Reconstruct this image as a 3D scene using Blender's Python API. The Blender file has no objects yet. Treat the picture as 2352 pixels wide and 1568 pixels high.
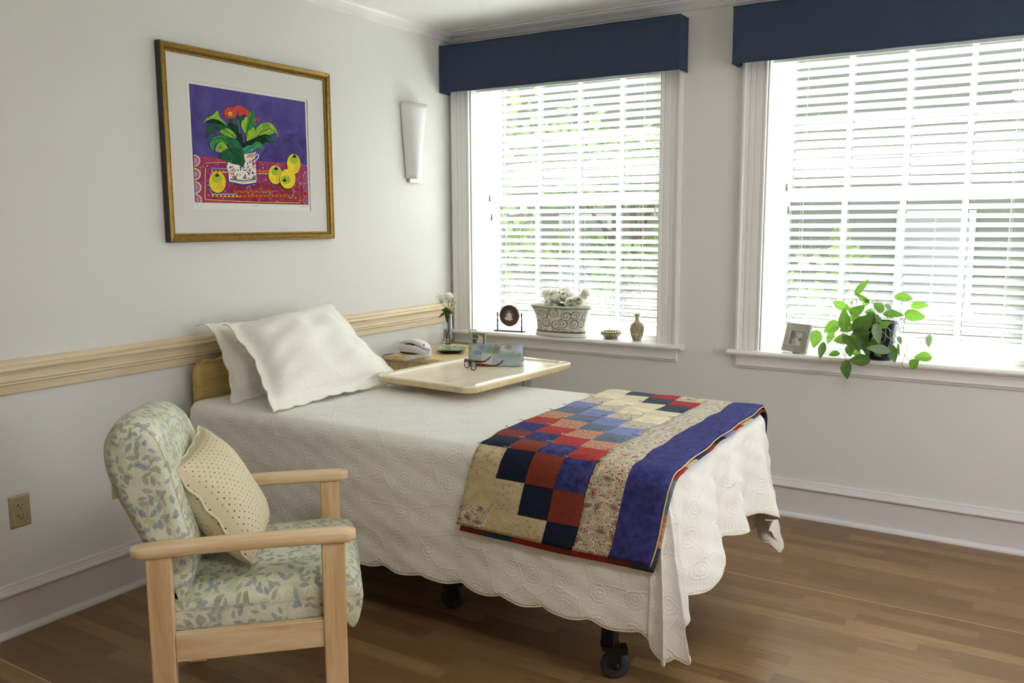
import bpy, bmesh, math, random
from math import sin, cos, pi, sqrt, radians, atan2
from mathutils import Vector, Matrix
random.seed(7)
SC = bpy.context.scene
COL = SC.collection
# ------------------------------------------------------------------ camera
CAM = Vector((3.15695, -4.40735, 1.48620))
YAW, PITCH, ROLL, FPX = -0.553529, -0.135120, -0.0041535, 2001.91
_f = Vector((sin(YAW)*cos(PITCH), cos(YAW)*cos(PITCH), sin(PITCH)))
_r = _f.cross(Vector((0, 0, 1))).normalized()
_u = _r.cross(_f)
_r2 = _r*cos(ROLL)+_u*sin(ROLL)
_u2 = -_r*sin(ROLL)+_u*cos(ROLL)
cd = bpy.data.cameras.new('camera')
cam = bpy.data.objects.new('camera', cd)
COL.objects.link(cam)
m = Matrix((_r2, _u2, -_f)).transposed().to_4x4()
m.translation = CAM
cam.matrix_world = m
cd.sensor_width = 36.0
cd.sensor_fit = 'HORIZONTAL'
cd.lens = FPX/2352*36.0
cd.clip_start = 0.05
SC.camera = cam
# ------------------------------------------------------------------ light
SC.view_settings.view_transform = 'Standard'
SC.view_settings.look = 'None'
SC.view_settings.gamma = 1.0
SC.view_settings.use_curve_mapping = False
SC.view_settings.exposure = 0.33
SC.cycles.use_denoising = True
SC.cycles.max_bounces = 10
SC.cycles.diffuse_bounces = 6
SC.cycles.glossy_bounces = 3
SC.cycles.transmission_bounces = 8
SC.cycles.transparent_max_bounces = 16
SC.cycles.sample_clamp_indirect = 6.0
SC.cycles.caustics_reflective = False
SC.cycles.caustics_refractive = False
w = bpy.data.worlds.new('sky'); SC.world = w; w.use_nodes = True
wn = w.node_tree
bg = wn.nodes['Background']
bg.inputs[0].default_value = (0.93, 0.97, 1.0, 1)
bg.inputs[1].default_value = 2.6
def sun(name, strength, az, el, ang, colr):
    l = bpy.data.lights.new(name, 'SUN'); l.energy = strength; l.angle = radians(ang); l.color = colr
    o = bpy.data.objects.new(name, l); COL.objects.link(o)
    d = -Vector((sin(radians(az))*cos(radians(el)), cos(radians(az))*cos(radians(el)), sin(radians(el))))
    o.rotation_euler = d.to_track_quat('-Z', 'Y').to_euler()
    o.location = (2, 4, 5)
    return o
sun('hazy_sun', 54.0, 18, 44, 40, (0.97, 0.99, 1.0))      # broad hazy daylight arriving at the windows
def area(name, loc, direction, sx, sy, power, colr):
    l = bpy.data.lights.new(name, 'AREA'); l.shape = 'RECTANGLE'; l.size = sx; l.size_y = sy; l.energy = power; l.color = colr
    o = bpy.data.objects.new(name, l); COL.objects.link(o); o.location = loc
    o.rotation_euler = Vector(direction).to_track_quat('-Z', 'Z').to_euler()
    return o
# fill lights added out of view, at an invented side window and ceiling lamp
area('side_fill_light', (4.86, -1.80, 1.55), (-1, 0, 0), 1.8, 1.3, 18, (0.97, 0.99, 1.0))
area('ceiling_fill_light', (3.1, -3.5, 2.50), (0, 0, -1), 0.6, 0.6, 19, (1.0, 0.97, 0.93))
# ------------------------------------------------------------------ mesh helpers
def lin(c):
    return c/12.92 if c <= 0.04045 else ((c+0.055)/1.055)**2.4
def H(s, a=1.0):
    s = s.lstrip('#')
    return (lin(int(s[0:2], 16)/255), lin(int(s[2:4], 16)/255), lin(int(s[4:6], 16)/255), a)
class MB:
    def __init__(s):
        s.v = []; s.f = []; s.m = []; s.uv = []
    def add(s, vs, fs, mi=0, uvs=None):
        b = len(s.v); s.v.extend([tuple(p) for p in vs])
        for k, f in enumerate(fs):
            s.f.append([i+b for i in f]); s.m.append(mi[k] if isinstance(mi, list) else mi)
            s.uv.append(uvs[k] if uvs else None)
        return s
    def box(s, x0, x1, y0, y1, z0, z1, mi=0):
        vs = [(x0,y0,z0),(x1,y0,z0),(x1,y1,z0),(x0,y1,z0),(x0,y0,z1),(x1,y0,z1),(x1,y1,z1),(x0,y1,z1)]
        fs = [(0,3,2,1),(4,5,6,7),(0,1,5,4),(1,2,6,5),(2,3,7,6),(3,0,4,7)]
        return s.add(vs, fs, mi)
    def obox(s, c, u, v, w_, hu, hv, hw, mi=0):
        c, u, v, w_ = Vector(c), Vector(u), Vector(v), Vector(w_)
        vs = []
        for a, b, d in ((-1,-1,-1),(1,-1,-1),(1,1,-1),(-1,1,-1),(-1,-1,1),(1,-1,1),(1,1,1),(-1,1,1)):
            vs.append(c+u*hu*a+v*hv*b+w_*hw*d)
        fs = [(0,3,2,1),(4,5,6,7),(0,1,5,4),(1,2,6,5),(2,3,7,6),(3,0,4,7)]
        return s.add(vs, fs, mi)
    def prism(s, prof, axis, a, b, mi=0):
        # prof: list of 2D points; axis 'x': (y,z) ; 'y': (x,z); 'z': (x,y)
        def P(p, t):
            return {'x': (t, p[0], p[1]), 'y': (p[0], t, p[1]), 'z': (p[0], p[1], t)}[axis]
        n = len(prof)
        vs = [P(p, a) for p in prof]+[P(p, b) for p in prof]
        fs = [(i, (i+1) % n, (i+1) % n+n, i+n) for i in range(n)]+[tuple(range(n))[::-1], tuple(range(n, 2*n))]
        return s.add(vs, fs, mi)
    def grid(s, fn, nu, nv, mi=0, uvf=None, closeu=False, fm=None):
        vs = [fn(i/nu, j/nv) for j in range(nv+1) for i in range(nu+(0 if closeu else 1))]
        W = nu if closeu else nu+1
        fs = []; uvs = []; ms = []
        for j in range(nv):
            for i in range(nu):
                i2 = (i+1) % W
                fs.append((j*W+i, j*W+i2, (j+1)*W+i2, (j+1)*W+i))
                if uvf:
                    uvs.append([uvf(i/nu, j/nv), uvf((i+1)/nu, j/nv), uvf((i+1)/nu, (j+1)/nv), uvf(i/nu, (j+1)/nv)])
                ms.append(fm(i, j) if fm else mi)
        return s.add(vs, fs, ms, uvs if uvf else None)
    def tube(s, pts, r, n=8, mi=0, cap=True, closed=False):
        pts = [Vector(p) for p in pts]; N = len(pts)
        rs = r if isinstance(r, (list, tuple)) else [r]*N
        vs = []; up = None
        for i, p in enumerate(pts):
            if closed: t = pts[(i+1) % N]-pts[i-1]
            else: t = pts[min(i+1, N-1)]-pts[max(i-1, 0)]
            if t.length < 1e-9: t = Vector((0, 0, 1))
            t.normalize()
            if up is None:
                up = Vector((0, 0, 1)) if abs(t.z) < 0.9 else Vector((1, 0, 0))
            a = t.cross(up)
            if a.length < 1e-6: a = t.cross(Vector((1, 0.3, 0)))
            a.normalize(); b = a.cross(t).normalized(); up = b
            for k in range(n):
                q = 2*pi*k/n
                vs.append(p+(a*cos(q)+b*sin(q))*rs[i])
        fs = []
        M_ = N if closed else N-1
        for i in range(M_):
            j = (i+1) % N
            for k in range(n):
                fs.append((i*n+k, i*n+(k+1) % n, j*n+(k+1) % n, j*n+k))
        if cap and not closed:
            fs.append(tuple(range(n))[::-1]); fs.append(tuple(range((N-1)*n, N*n)))
        return s.add(vs, fs, mi)
    def lathe(s, prof, c, n=32, mi=0, axis=(0, 0, 1), sx=1, sy=1):
        # prof: list (r, h)
        ax = Vector(axis).normalized()
        a = ax.orthogonal().normalized() if abs(ax.z) < 0.99 else Vector((1, 0, 0))
        b = ax.cross(a)
        c = Vector(c); vs = []
        for r, h in prof:
            for k in range(n):
                q = 2*pi*k/n
                vs.append(c+a*(r*cos(q)*sx)+b*(r*sin(q)*sy)+ax*h)
        fs = []
        uvs = []
        L = 0
        for i in range(len(prof)-1):
            d = sqrt((prof[i+1][0]-prof[i][0])**2+(prof[i+1][1]-prof[i][1])**2)
            R = max(p[0] for p in prof)*(sx+sy)/2
            for k in range(n):
                fs.append((i*n+k, i*n+(k+1) % n, (i+1)*n+(k+1) % n, (i+1)*n+k))
                uvs.append([(2*pi*R*k/n, L), (2*pi*R*(k+1)/n, L), (2*pi*R*(k+1)/n, L+d), (2*pi*R*k/n, L+d)])
            L += d
        s.add(vs, fs, mi, uvs)
        return s
    def disc(s, c, r, n=24, mi=0, axis=(0, 0, 1), sx=1, sy=1):
        ax = Vector(axis).normalized()
        a = ax.orthogonal().normalized() if abs(ax.z) < 0.99 else Vector((1, 0, 0))
        b = ax.cross(a); c = Vector(c)
        return s.add([c+a*(r*cos(2*pi*k/n)*sx)+b*(r*sin(2*pi*k/n)*sy) for k in range(n)], [tuple(range(n))], mi)
    def sphere(s, c, r, nu=12, nv=8, mi=0, sc=(1, 1, 1)):
        c = Vector(c)
        def fn(u, v):
            th = pi*v; ph = 2*pi*u
            return c+Vector((r*sc[0]*sin(th)*cos(ph), r*sc[1]*sin(th)*sin(ph), r*sc[2]*cos(th)))
        return s.grid(fn, nu, nv, mi, closeu=True)
def obj(name, mb, mats, parent=None, smooth=False, bevel=0, seg=2, subsurf=0, kind=None, label=None, cat=None, group=None, local=False, solid=0, autos=None, merge=0):
    if not isinstance(mats, (list, tuple)): mats = [mats]
    off = Vector((0, 0, 0))
    if parent is not None and not local:
        off = parent_world(parent)
    me = bpy.data.meshes.new(name)
    me.from_pydata([tuple(Vector(v)-off) for v in mb.v], [], mb.f)
    if any(u is not None for u in mb.uv):
        ul = me.uv_layers.new(name='UVMap')
        li = 0
        for fi, f in enumerate(mb.f):
            u = mb.uv[fi]
            for k in range(len(f)):
                if u: ul.data[li].uv = u[k]
                li += 1
    for mt in mats: me.materials.append(mt)
    for i, p in enumerate(me.polygons):
        p.material_index = mb.m[i]; p.use_smooth = smooth or bool(bevel)
    me.validate(); me.update()
    if merge:
        bm = bmesh.new(); bm.from_mesh(me); bmesh.ops.remove_doubles(bm, verts=bm.verts, dist=merge); bm.to_mesh(me); bm.free()
    o = bpy.data.objects.new(name, me); COL.objects.link(o)
    if parent is not None: o.parent = parent
    if bevel:
        bm = bmesh.new(); bm.from_mesh(me); bmesh.ops.recalc_face_normals(bm, faces=bm.faces); bm.to_mesh(me); bm.free()
        b = o.modifiers.new('edges', 'BEVEL'); b.width = bevel; b.segments = seg; b.limit_method = 'ANGLE'; b.angle_limit = radians(40)
        b.harden_normals = True
    if subsurf:
        b = o.modifiers.new('smooth', 'SUBSURF'); b.levels = subsurf; b.render_levels = subsurf
    if solid:
        b = o.modifiers.new('thick', 'SOLIDIFY'); b.thickness = solid; b.offset = 0
    if autos:
        me.set_sharp_from_angle(angle=radians(autos))
    if kind: o['kind'] = kind
    if label: o['label'] = label
    if cat: o['category'] = cat
    if group: o['group'] = group
    return o
def parent_world(o):
    p = Vector((0, 0, 0))
    while o is not None:
        p += Vector(o.location); o = o.parent
    return p
def thing(name, label, cat, loc=(0, 0, 0), rotz=0, group=None):
    o = bpy.data.objects.new(name, None); COL.objects.link(o)
    o.location = loc; o.rotation_euler = (0, 0, rotz); o['label'] = label; o['category'] = cat
    o.empty_display_size = 0.1
    if group: o['group'] = group
    return o
# ------------------------------------------------------------------ node helpers
class NT:
    def __init__(s, name, rough=0.5, metal=0.0, color=None, spec=None):
        s.mat = bpy.data.materials.new(name); s.mat.use_nodes = True
        s.t = s.mat.node_tree; s.b = s.t.nodes['Principled BSDF']
        s.b.inputs['Roughness'].default_value = rough; s.b.inputs['Metallic'].default_value = metal
        if spec is not None: s.b.inputs['Specular IOR Level'].default_value = spec
        if color is not None: s.b.inputs['Base Color'].default_value = color
    def put(s, sock, v):
        if isinstance(v, bpy.types.NodeSocket): s.t.links.new(v, sock)
        elif v is not None:
            try: sock.default_value = v
            except Exception: sock.default_value = tuple(v)
    def m(s, op, a, b=None, c=None):
        n = s.t.nodes.new('ShaderNodeMath'); n.operation = op
        s.put(n.inputs[0], a)
        if b is not None: s.put(n.inputs[1], b)
        if c is not None: s.put(n.inputs[2], c)
        return n.outputs[0]
    def vm(s, op, a, b=None, out=0):
        n = s.t.nodes.new('ShaderNodeVectorMath'); n.operation = op
        s.put(n.inputs[0], a)
        if b is not None:
            s.put(n.inputs[3] if op == 'SCALE' else n.inputs[1], b)
        return n.outputs[out]
    def mix(s, f, a, b, mode='MIX'):
        n = s.t.nodes.new('ShaderNodeMix'); n.data_type = 'RGBA'; n.blend_type = mode
        s.put(n.inputs[0], f); s.put(n.inputs[6], a); s.put(n.inputs[7], b)
        return n.outputs[2]
    def ramp(s, f, pts, const=False):
        n = s.t.nodes.new('ShaderNodeValToRGB'); r = n.color_ramp
        if const: r.interpolation = 'CONSTANT'
        while len(r.elements) < len(pts): r.elements.new(0.5)
        for e, (p, c) in zip(r.elements, pts):
            e.position = p; e.color = c if not isinstance(c, (int, float)) else (c, c, c, 1)
        s.put(n.inputs[0], f); return n.outputs[0]
    def noise(s, vec, scale, detail=3, rough=0.5, dist=0, out=0, dim='3D'):
        n = s.t.nodes.new('ShaderNodeTexNoise'); n.noise_dimensions = dim
        s.put(n.inputs['Vector'], vec)
        n.inputs['Scale'].default_value = scale; n.inputs['Detail'].default_value = detail
        n.inputs['Roughness'].default_value = rough; n.inputs['Distortion'].default_value = dist
        return n.outputs[out]
    def vor(s, vec, scale=1.0, rnd=1.0, feature='F1', dim='2D'):
        n = s.t.nodes.new('ShaderNodeTexVoronoi'); n.voronoi_dimensions = dim; n.feature = feature
        s.put(n.inputs['Vector'], vec); n.inputs['Scale'].default_value = scale; n.inputs['Randomness'].default_value = rnd
        return n
    def wnoise(s, vec, out='Value'):
        n = s.t.nodes.new('ShaderNodeTexWhiteNoise'); n.noise_dimensions = '3D'; s.put(n.inputs['Vector'], vec)
        return n.outputs[out]
    def obj(s):
        n = s.t.nodes.new('ShaderNodeTexCoord'); return n.outputs['Object']
    def uv(s):
        n = s.t.nodes.new('ShaderNodeUVMap'); n.uv_map = 'UVMap'; return n.outputs[0]
    def sep(s, v):
        n = s.t.nodes.new('ShaderNodeSeparateXYZ'); s.put(n.inputs[0], v); return n.outputs
    def comb(s, x, y, z=0.0):
        n = s.t.nodes.new('ShaderNodeCombineXYZ'); s.put(n.inputs[0], x); s.put(n.inputs[1], y); s.put(n.inputs[2], z); return n.outputs[0]
    def mapv(s, v, scale=(1, 1, 1), rot=(0, 0, 0), loc=(0, 0, 0)):
        n = s.t.nodes.new('ShaderNodeMapping'); s.put(n.inputs[0], v)
        n.inputs['Scale'].default_value = scale; n.inputs['Rotation'].default_value = rot; n.inputs['Location'].default_value = loc
        return n.outputs[0]
    def bump(s, h, dist=0.001, strength=1.0):
        n = s.t.nodes.new('ShaderNodeBump'); n.inputs['Distance'].default_value = dist; n.inputs['Strength'].default_value = strength
        s.put(n.inputs['Height'], h); s.t.links.new(n.outputs[0], s.b.inputs['Normal'])
    def base(s, c): s.put(s.b.inputs['Base Color'], c); return s
    def leaf(s, uv, cell, l=0.42, wd=0.2, seed=0.0, line=0.03):
        """scattered leaf shapes: returns (inside, outline, vein, random) for 2D coords in metres"""
        p = s.mapv(uv, scale=(1/cell, 1/cell, 0), loc=(seed, seed*1.7, 0))
        v = s.vor(p, 1.0, 0.75)
        d = s.vm('SUBTRACT', p, v.outputs['Position'])
        rnd = s.sep(v.outputs['Color'])
        ang = s.m('MULTIPLY', rnd[0], 6.283)
        dx, dy, _ = s.sep(d)
        ca, sa = s.m('COSINE', ang), s.m('SINE', ang)
        x = s.m('ADD', s.m('MULTIPLY', dx, ca), s.m('MULTIPLY', dy, sa))
        y = s.m('SUBTRACT', s.m('MULTIPLY', dy, ca), s.m('MULTIPLY', dx, sa))
        xl = s.m('DIVIDE', x, l)
        val = s.m('SUBTRACT', s.m('MULTIPLY', s.m('SUBTRACT', 1.0, s.m('MULTIPLY', xl, xl)), wd), s.m('ABSOLUTE', y))
        inside = s.m('GREATER_THAN', val, 0.0)
        outline = s.m('LESS_THAN', s.m('ABSOLUTE', val), line)
        vein = s.m('MULTIPLY', s.m('LESS_THAN', s.m('ABSOLUTE', y), line*0.5), inside)
        return inside, outline, vein, rnd[1], val
    def scroll(s, uv, cell, turns=5.0, rnd=0.35, wdt=0.14, seed=0.0, rmax=0.46):
        p = s.mapv(uv, scale=(1/cell, 1/cell, 0), loc=(seed, seed*2.3, 0))
        v = s.vor(p, 1.0, rnd)
        d = s.vm('SUBTRACT', p, v.outputs['Position'])
        r = s.vm('LENGTH', d, out=1)
        dx, dy, _ = s.sep(d)
        th = s.m('DIVIDE', s.m('ARCTAN2', dy, dx), 6.28318)
        rc = s.sep(v.outputs['Color'])
        sp = s.m('FRACT', s.m('ADD', s.m('ADD', s.m('MULTIPLY', r, turns), th), s.m('MULTIPLY', rc[0], 3.0)))
        line = s.m('LESS_THAN', s.m('ABSOLUTE', s.m('SUBTRACT', sp, 0.5)), wdt)
        return s.m('MULTIPLY', line, s.m('LESS_THAN', r, rmax)), r, rc[1], sp
def plain(name, hexc, rough=0.5, metal=0.0, spec=None, noise=None):
    n = NT(name, rough, metal, H(hexc), spec)
    if noise:
        f = n.noise(n.obj(), noise[0], 4)
        a = H(hexc); k = noise[1]
        n.base(n.mix(f, tuple(min(1, c*(1-k)) for c in a[:3])+(1,), tuple(min(1, c*(1+k)) for c in a[:3])+(1,)))
    return n.mat
# ------------------------------------------------------------------ materials
def wall_mat(name, hexc):
    n = NT(name, 0.55, 0, None, 0.3)
    f = n.noise(n.obj(), 3.0, 3)
    a = H(hexc)
    n.base(n.mix(f, tuple(c*0.985 for c in a[:3])+(1,), tuple(min(1, c*1.015) for c in a[:3])+(1,)))
    n.bump(n.noise(n.obj(), 900, 2), 0.0003, 0.35)
    return n.mat
M_WALL = wall_mat('eggshell_wall_paint', '#dedddb')
M_CEIL = wall_mat('ceiling_paint', '#ecece9')
M_TRIM = plain('white_trim_paint', '#e8e6e6', 0.32, noise=(5, 0.02))
M_BASE = plain('semi_gloss_baseboard_paint', '#dcd8dc', 0.32, noise=(5, 0.02))
def wood(name, c1, c2, c3, rough=0.35, scale=1.0, axis='x', grain=1.0):
    n = NT(name, rough, 0, None, 0.45)
    o = n.obj()
    sc = {'x': (0.9, 11, 11), 'y': (11, 0.9, 11), 'z': (11, 11, 0.9)}[axis]
    p = n.mapv(o, scale=tuple(k*scale for k in sc))
    a = n.noise(p, 2.2, 5, 0.6, 1.2)
    b = n.noise(p, 12, 3, 0.7)
    c = n.ramp(a, [(0.30, H(c3)), (0.47, H(c1)), (0.62, H(c2))])
    fine = n.ramp(b, [(0.42, (0.86, 0.82, 0.76, 1)), (0.55, (1, 1, 1, 1))])
    c = n.mix(0.35*grain, c, n.mix(1.0, c, fine, 'MULTIPLY'))
    # thin cathedral grain lines
    wv = n.t.nodes.new('ShaderNodeTexWave'); wv.wave_type = 'RINGS'; wv.inputs['Scale'].default_value = 0.9; wv.inputs['Distortion'].default_value = 6; wv.inputs['Detail'].default_value = 3
    n.put(wv.inputs['Vector'], n.mapv(o, scale=tuple(k*0.35*scale for k in sc)))
    ln = n.ramp(wv.outputs[1], [(0.0, 0.0), (0.90, 0.0), (0.97, 1.0), (1.0, 0.0)])
    c = n.mix(n.m('MULTIPLY', ln, 0.22*grain), c, H(c3))
    n.base(c)
    return n.mat
M_MAPLE_X = wood('maple_chair_wood', '#dcc09a', '#e3cba8', '#cbaa7e', 0.32, 1, 'x')
M_MAPLE_Z = wood('maple_upright_wood', '#d5b58a', '#dfc39c', '#c4a073', 0.34, 1, 'z')
M_RAIL = wood('clear_maple_rail', '#dac8a9', '#e0cfb2', '#d0b993', 0.38, 0.7, 'y', 0.5)
M_LAM_Y = wood('maple_laminate', '#ece0c8', '#f1e7d3', '#e3d2b2', 0.2, 1.3, 'y', 0.5)
M_LAM_E = wood('maple_edge_band', '#d6bf96', '#decaa4', '#c6ac80', 0.35, 1.3, 'z', 0.6)
M_LAM_X = wood('maple_laminate_cabinet', '#d4ba86', '#dcc593', '#c6a873', 0.35, 1.3, 'z', 0.6)
M_HEADB = wood('headboard_laminate', '#c2a768', '#cbb176', '#ae9253', 0.4, 1.2, 'y', 0.8)
M_HEADE = plain('headboard_edge_band', '#a28a66', 0.45)
# floor: laminate strips running along x
n = NT('laminate_floor', 0.36, 0, None, 0.45)
o = n.obj(); X, Y, Z = n.sep(o)
row = n.m('FLOOR', n.m('DIVIDE', Y, 0.068))
rr = n.wnoise(n.comb(row, 3.3, 0.0))
xs = n.m('DIVIDE', n.m('ADD', X, n.m('MULTIPLY', rr, 7.0)), 0.62)
cell = n.m('FLOOR', xs)
cv = n.wnoise(n.comb(row, cell, 1.0))
cv2 = n.wnoise(n.comb(row, cell, 8.0))
tone = n.ramp(cv, [(0.0, H('#755839')), (0.35, H('#826341')), (0.65, H('#8c6c4a')), (1.0, H('#9c7d56'))])
gp = n.comb(n.m('ADD', n.m('MULTIPLY', X, 2.2), n.m('MULTIPLY', cv2, 31)), n.m('MULTIPLY', Y, 26), n.m('MULTIPLY', cv, 17))
g1 = n.noise(gp, 1.6, 5, 0.62, 1.6)
g2 = n.noise(gp, 9, 3, 0.7, 0.4)
tone = n.mix(n.m('MULTIPLY', n.ramp(g1, [(0.35, 1.0), (0.55, 0.0)]), 0.42), tone, H('#6a4c31'))
tone = n.mix(n.m('MULTIPLY', n.ramp(g2, [(0.40, 0.8), (0.55, 0.0)]), 0.30), tone, H('#72553a'))
tone = n.mix(n.m('MULTIPLY', n.ramp(n.noise(gp, 0.8, 2, 0.5, 3.0), [(0.58, 0.0), (0.72, 1.0)]), 0.25), tone, H('#b59268'))
fy = n.m('FRACT', n.m('DIVIDE', Y, 0.068))
seam = n.m('LESS_THAN', fy, 0.014)
tone = n.mix(n.m('MULTIPLY', seam, 0.35), tone, H('#4d3623'))
for sy in (-0.884, -2.924):
    jl = n.m('LESS_THAN', n.m('ABSOLUTE', n.m('SUBTRACT', Y, sy)), 0.0016)
    tone = n.mix(jl, tone, H('#d9bb86'))
n.base(tone)
M_FLOOR = n.mat
M_NAVY = NT('navy_cornice_fabric', 0.9, 0, None, 0.15)
n = M_NAVY; X, Y, Z = n.sep(n.obj())
st = n.m('SINE', n.m('MULTIPLY', X, 1900))
n.base(n.mix(n.m('MULTIPLY', n.m('ADD', st, 1.0), 0.5), H('#373f53'), H('#3d465a')))
n.bump(st, 0.0004, 0.5); M_NAVY = n.mat
M_NAVYP = plain('navy_welt_cord', '#1c3a50', 0.8)
M_SLAT = NT('white_blind_slat', 0.35, 0, H('#f4f4f1'), 0.4)
n = M_SLAT
tr = n.t.nodes.new('ShaderNodeBsdfTranslucent'); tr.inputs[0].default_value = (0.95, 0.95, 0.93, 1)
mx = n.t.nodes.new('ShaderNodeMixShader'); mx.inputs[0].default_value = 0.32
n.t.links.new(n.b.outputs[0], mx.inputs[1]); n.t.links.new(tr.outputs[0], mx.inputs[2])
n.t.links.new(mx.outputs[0], n.t.nodes['Material Output'].inputs[0]); M_SLAT = n.mat
M_CORD = plain('blind_cord', '#eceae4', 0.8)
M_GREYP = plain('grey_plastic_tassel', '#a5a5a0', 0.4)
M_VINYL = plain('white_vinyl_sash', '#f2f2f0', 0.35)
M_PANE_EDGE = plain('dark_pane_edge', '#3c4046', 0.6)
def glass_pane(name, tint=(0.97, 0.98, 0.98, 1), fac=0.06):
    mt = bpy.data.materials.new(name); mt.use_nodes = True; t = mt.node_tree
    t.nodes.remove(t.nodes['Principled BSDF'])
    a = t.nodes.new('ShaderNodeBsdfTransparent'); a.inputs[0].default_value = tint
    b = t.nodes.new('ShaderNodeBsdfGlossy'); b.inputs['Roughness'].default_value = 0.02
    x = t.nodes.new('ShaderNodeMixShader'); x.inputs[0].default_value = fac
    t.links.new(a.outputs[0], x.inputs[1]); t.links.new(b.outputs[0], x.inputs[2])
    t.links.new(x.outputs[0], t.nodes['Material Output'].inputs[0]); return mt
M_PANE = glass_pane('window_glass')
M_CLEAR = glass_pane('clear_thin_glass', (0.93, 0.96, 0.95, 1), 0.10)
n = NT('vase_glass', 0.02); n.b.inputs['Transmission Weight'].default_value = 1.0; n.b.inputs['IOR'].default_value = 1.45
n.b.inputs['Base Color'].default_value = (0.97, 0.99, 0.98, 1); M_GLASS = n.mat
n = NT('vase_water', 0.0); n.b.inputs['Transmission Weight'].default_value = 1.0; n.b.inputs['IOR'].default_value = 1.33; M_WATER = n.mat
M_IVORY = plain('ivory_outlet_plastic', '#aaa07e', 0.4)
M_BLACK = plain('black_plastic', '#0c0c0d', 0.4)
M_DARK = plain('black_bed_metal', '#121110', 0.45, 0.3)
M_RUBBER = plain('grey_caster_rubber', '#303334', 0.6)
M_GOLD = NT('antique_gold_leaf', 0.38, 0.85)
n = M_GOLD; n.base(n.mix(n.noise(n.obj(), 60, 4), H('#6e5320'), H('#9c7c3e'))); n.bump(n.noise(n.obj(), 300, 2), 0.0004, 0.4); M_GOLD = n.mat
M_GOLDL = plain('gold_beading', '#c2a465', 0.35, 0.8)
M_FRSIDE = plain('dark_frame_side', '#3a3338', 0.6)
M_MAT = plain('grey_white_mat_board', '#d6d3d2', 0.8, noise=(4, 0.015))
M_PAPER = plain('print_paper', '#dcdfda', 0.8)
M_SCONCE = NT('opal_glass_shade', 0.38, 0, H('#e6e6e8'), 0.4); M_SCONCE = M_SCONCE.mat
M_NICKEL = plain('brushed_nickel', '#c8c0b2', 0.32, 0.9)
M_STEEL = plain('polished_steel', '#d0ced0', 0.18, 1.0)
M_PHONE = plain('white_phone_plastic', '#eceaf0', 0.28)
M_CREAM = plain('cream_binding', '#ece4ca', 0.85)
M_WMETAL = plain('pale_green_column_enamel', '#cfd8cf', 0.35)
M_GMETAL = plain('grey_column_enamel', '#8f8d95', 0.45, 0.2)
# --- matelasse bedspread
def matelasse(name, c1, depth=0.0016):
    n = NT(name, 0.85, 0, None, 0.15)
    n.b.inputs['Sheen Weight'].default_value = 0.15
    uv = n.uv(); X, Y, Z = n.sep(uv)
    wob = n.noise(uv, 22, 3, 0.6)
    ribs = n.m('SINE', n.m('ADD', n.m('MULTIPLY', Y, 950), n.m('MULTIPLY', wob, 15)))
    v = n.vor(uv, 9.0, 0.35)
    r = v.outputs['Distance']
    ring = n.m('SINE', n.m('MULTIPLY', r, 55))
    ringm = n.m('LESS_THAN', r, 0.34)
    v2 = n.vor(uv, 7.5, 0.9, 'DISTANCE_TO_EDGE')
    line = n.m('SUBTRACT', 1.0, n.m('SMOOTH_MIN', n.m('MULTIPLY', v2.outputs['Distance'], 22), 1.0, 0.3))
    sc, r2, _, sp = n.scroll(uv, 0.085, 3.0, 0.8, 0.16, 3.0, 0.6)
    h = n.m('ADD', n.m('MULTIPLY', ribs, 0.22), n.m('MULTIPLY', n.m('MULTIPLY', ring, ringm), 0.38))
    h = n.m('ADD', h, n.m('MULTIPLY', line, 0.8))
    h = n.m('ADD', h, n.m('MULTIPLY', sc, 0.75))
    h = n.m('ADD', h, n.m('MULTIPLY', n.noise(uv, 14, 3, 0.6), 2.4))
    c = H(c1)
    n.base(n.mix(n.ramp(h, [(0.2, 0.0), (0.9, 1.0)]), tuple(k*0.94 for k in c[:3])+(1,), c))
    n.bump(h, depth, 0.9)
    return n.mat
M_SPREAD = matelasse('white_matelasse', '#f1f0ec')
M_SHAM = matelasse('ivory_matelasse', '#fcfaf4', 0.0013)
# --- chair upholstery: scattered leaves
n = NT('leaf_print_upholstery', 0.42, 0, None, 0.35)
uv = n.uv()
bgc = n.mix(n.ramp(n.noise(uv, 9, 1, 0.4), [(0.45, 0.0), (0.5, 1.0)]), H('#bcc2a6'), H('#ced0ba'))
i0, o0, v0, r0, _ = n.leaf(uv, 0.060, 0.55, 0.30, 2.0, 0.02)
bgc = n.mix(n.m('MULTIPLY', i0, 0.55), bgc, H('#d6d8c6'))
i3, o3, v3, r3, _ = n.leaf(uv, 0.034, 0.5, 0.26, 11.0, 0.018)
bgc = n.mix(n.m('MULTIPLY', o3, 0.55), bgc, H('#8c8878'))
for seed, cell in ((0.0, 0.027), (5.3, 0.033)):
    i1, o1, v1, r1, _ = n.leaf(uv, cell, 0.44, 0.19, seed, 0.022)
    gate = n.m('GREATER_THAN', n.m('FRACT', n.m('MULTIPLY', r1, 7.3)), 0.30)
    cc = n.ramp(r1, [(0.0, H('#8e99a4')), (0.38, H('#969b78')), (0.62, H('#a39d9b')), (0.8, H('#8492a6'))], True)
    bgc = n.mix(n.m('MULTIPLY', n.m('MULTIPLY', i1, gate), 0.72), bgc, cc)
    bgc = n.mix(n.m('MULTIPLY', n.m('MULTIPLY', n.m('MAXIMUM', o1, v1), gate), 0.45), bgc, H('#5f6a74'))
n.base(bgc); n.bump(n.noise(uv, 1500, 1), 0.0002, 0.4)
M_LEAFFAB = n.mat
M_SEAM = plain('pale_seam', '#aeb29c', 0.7)
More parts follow.
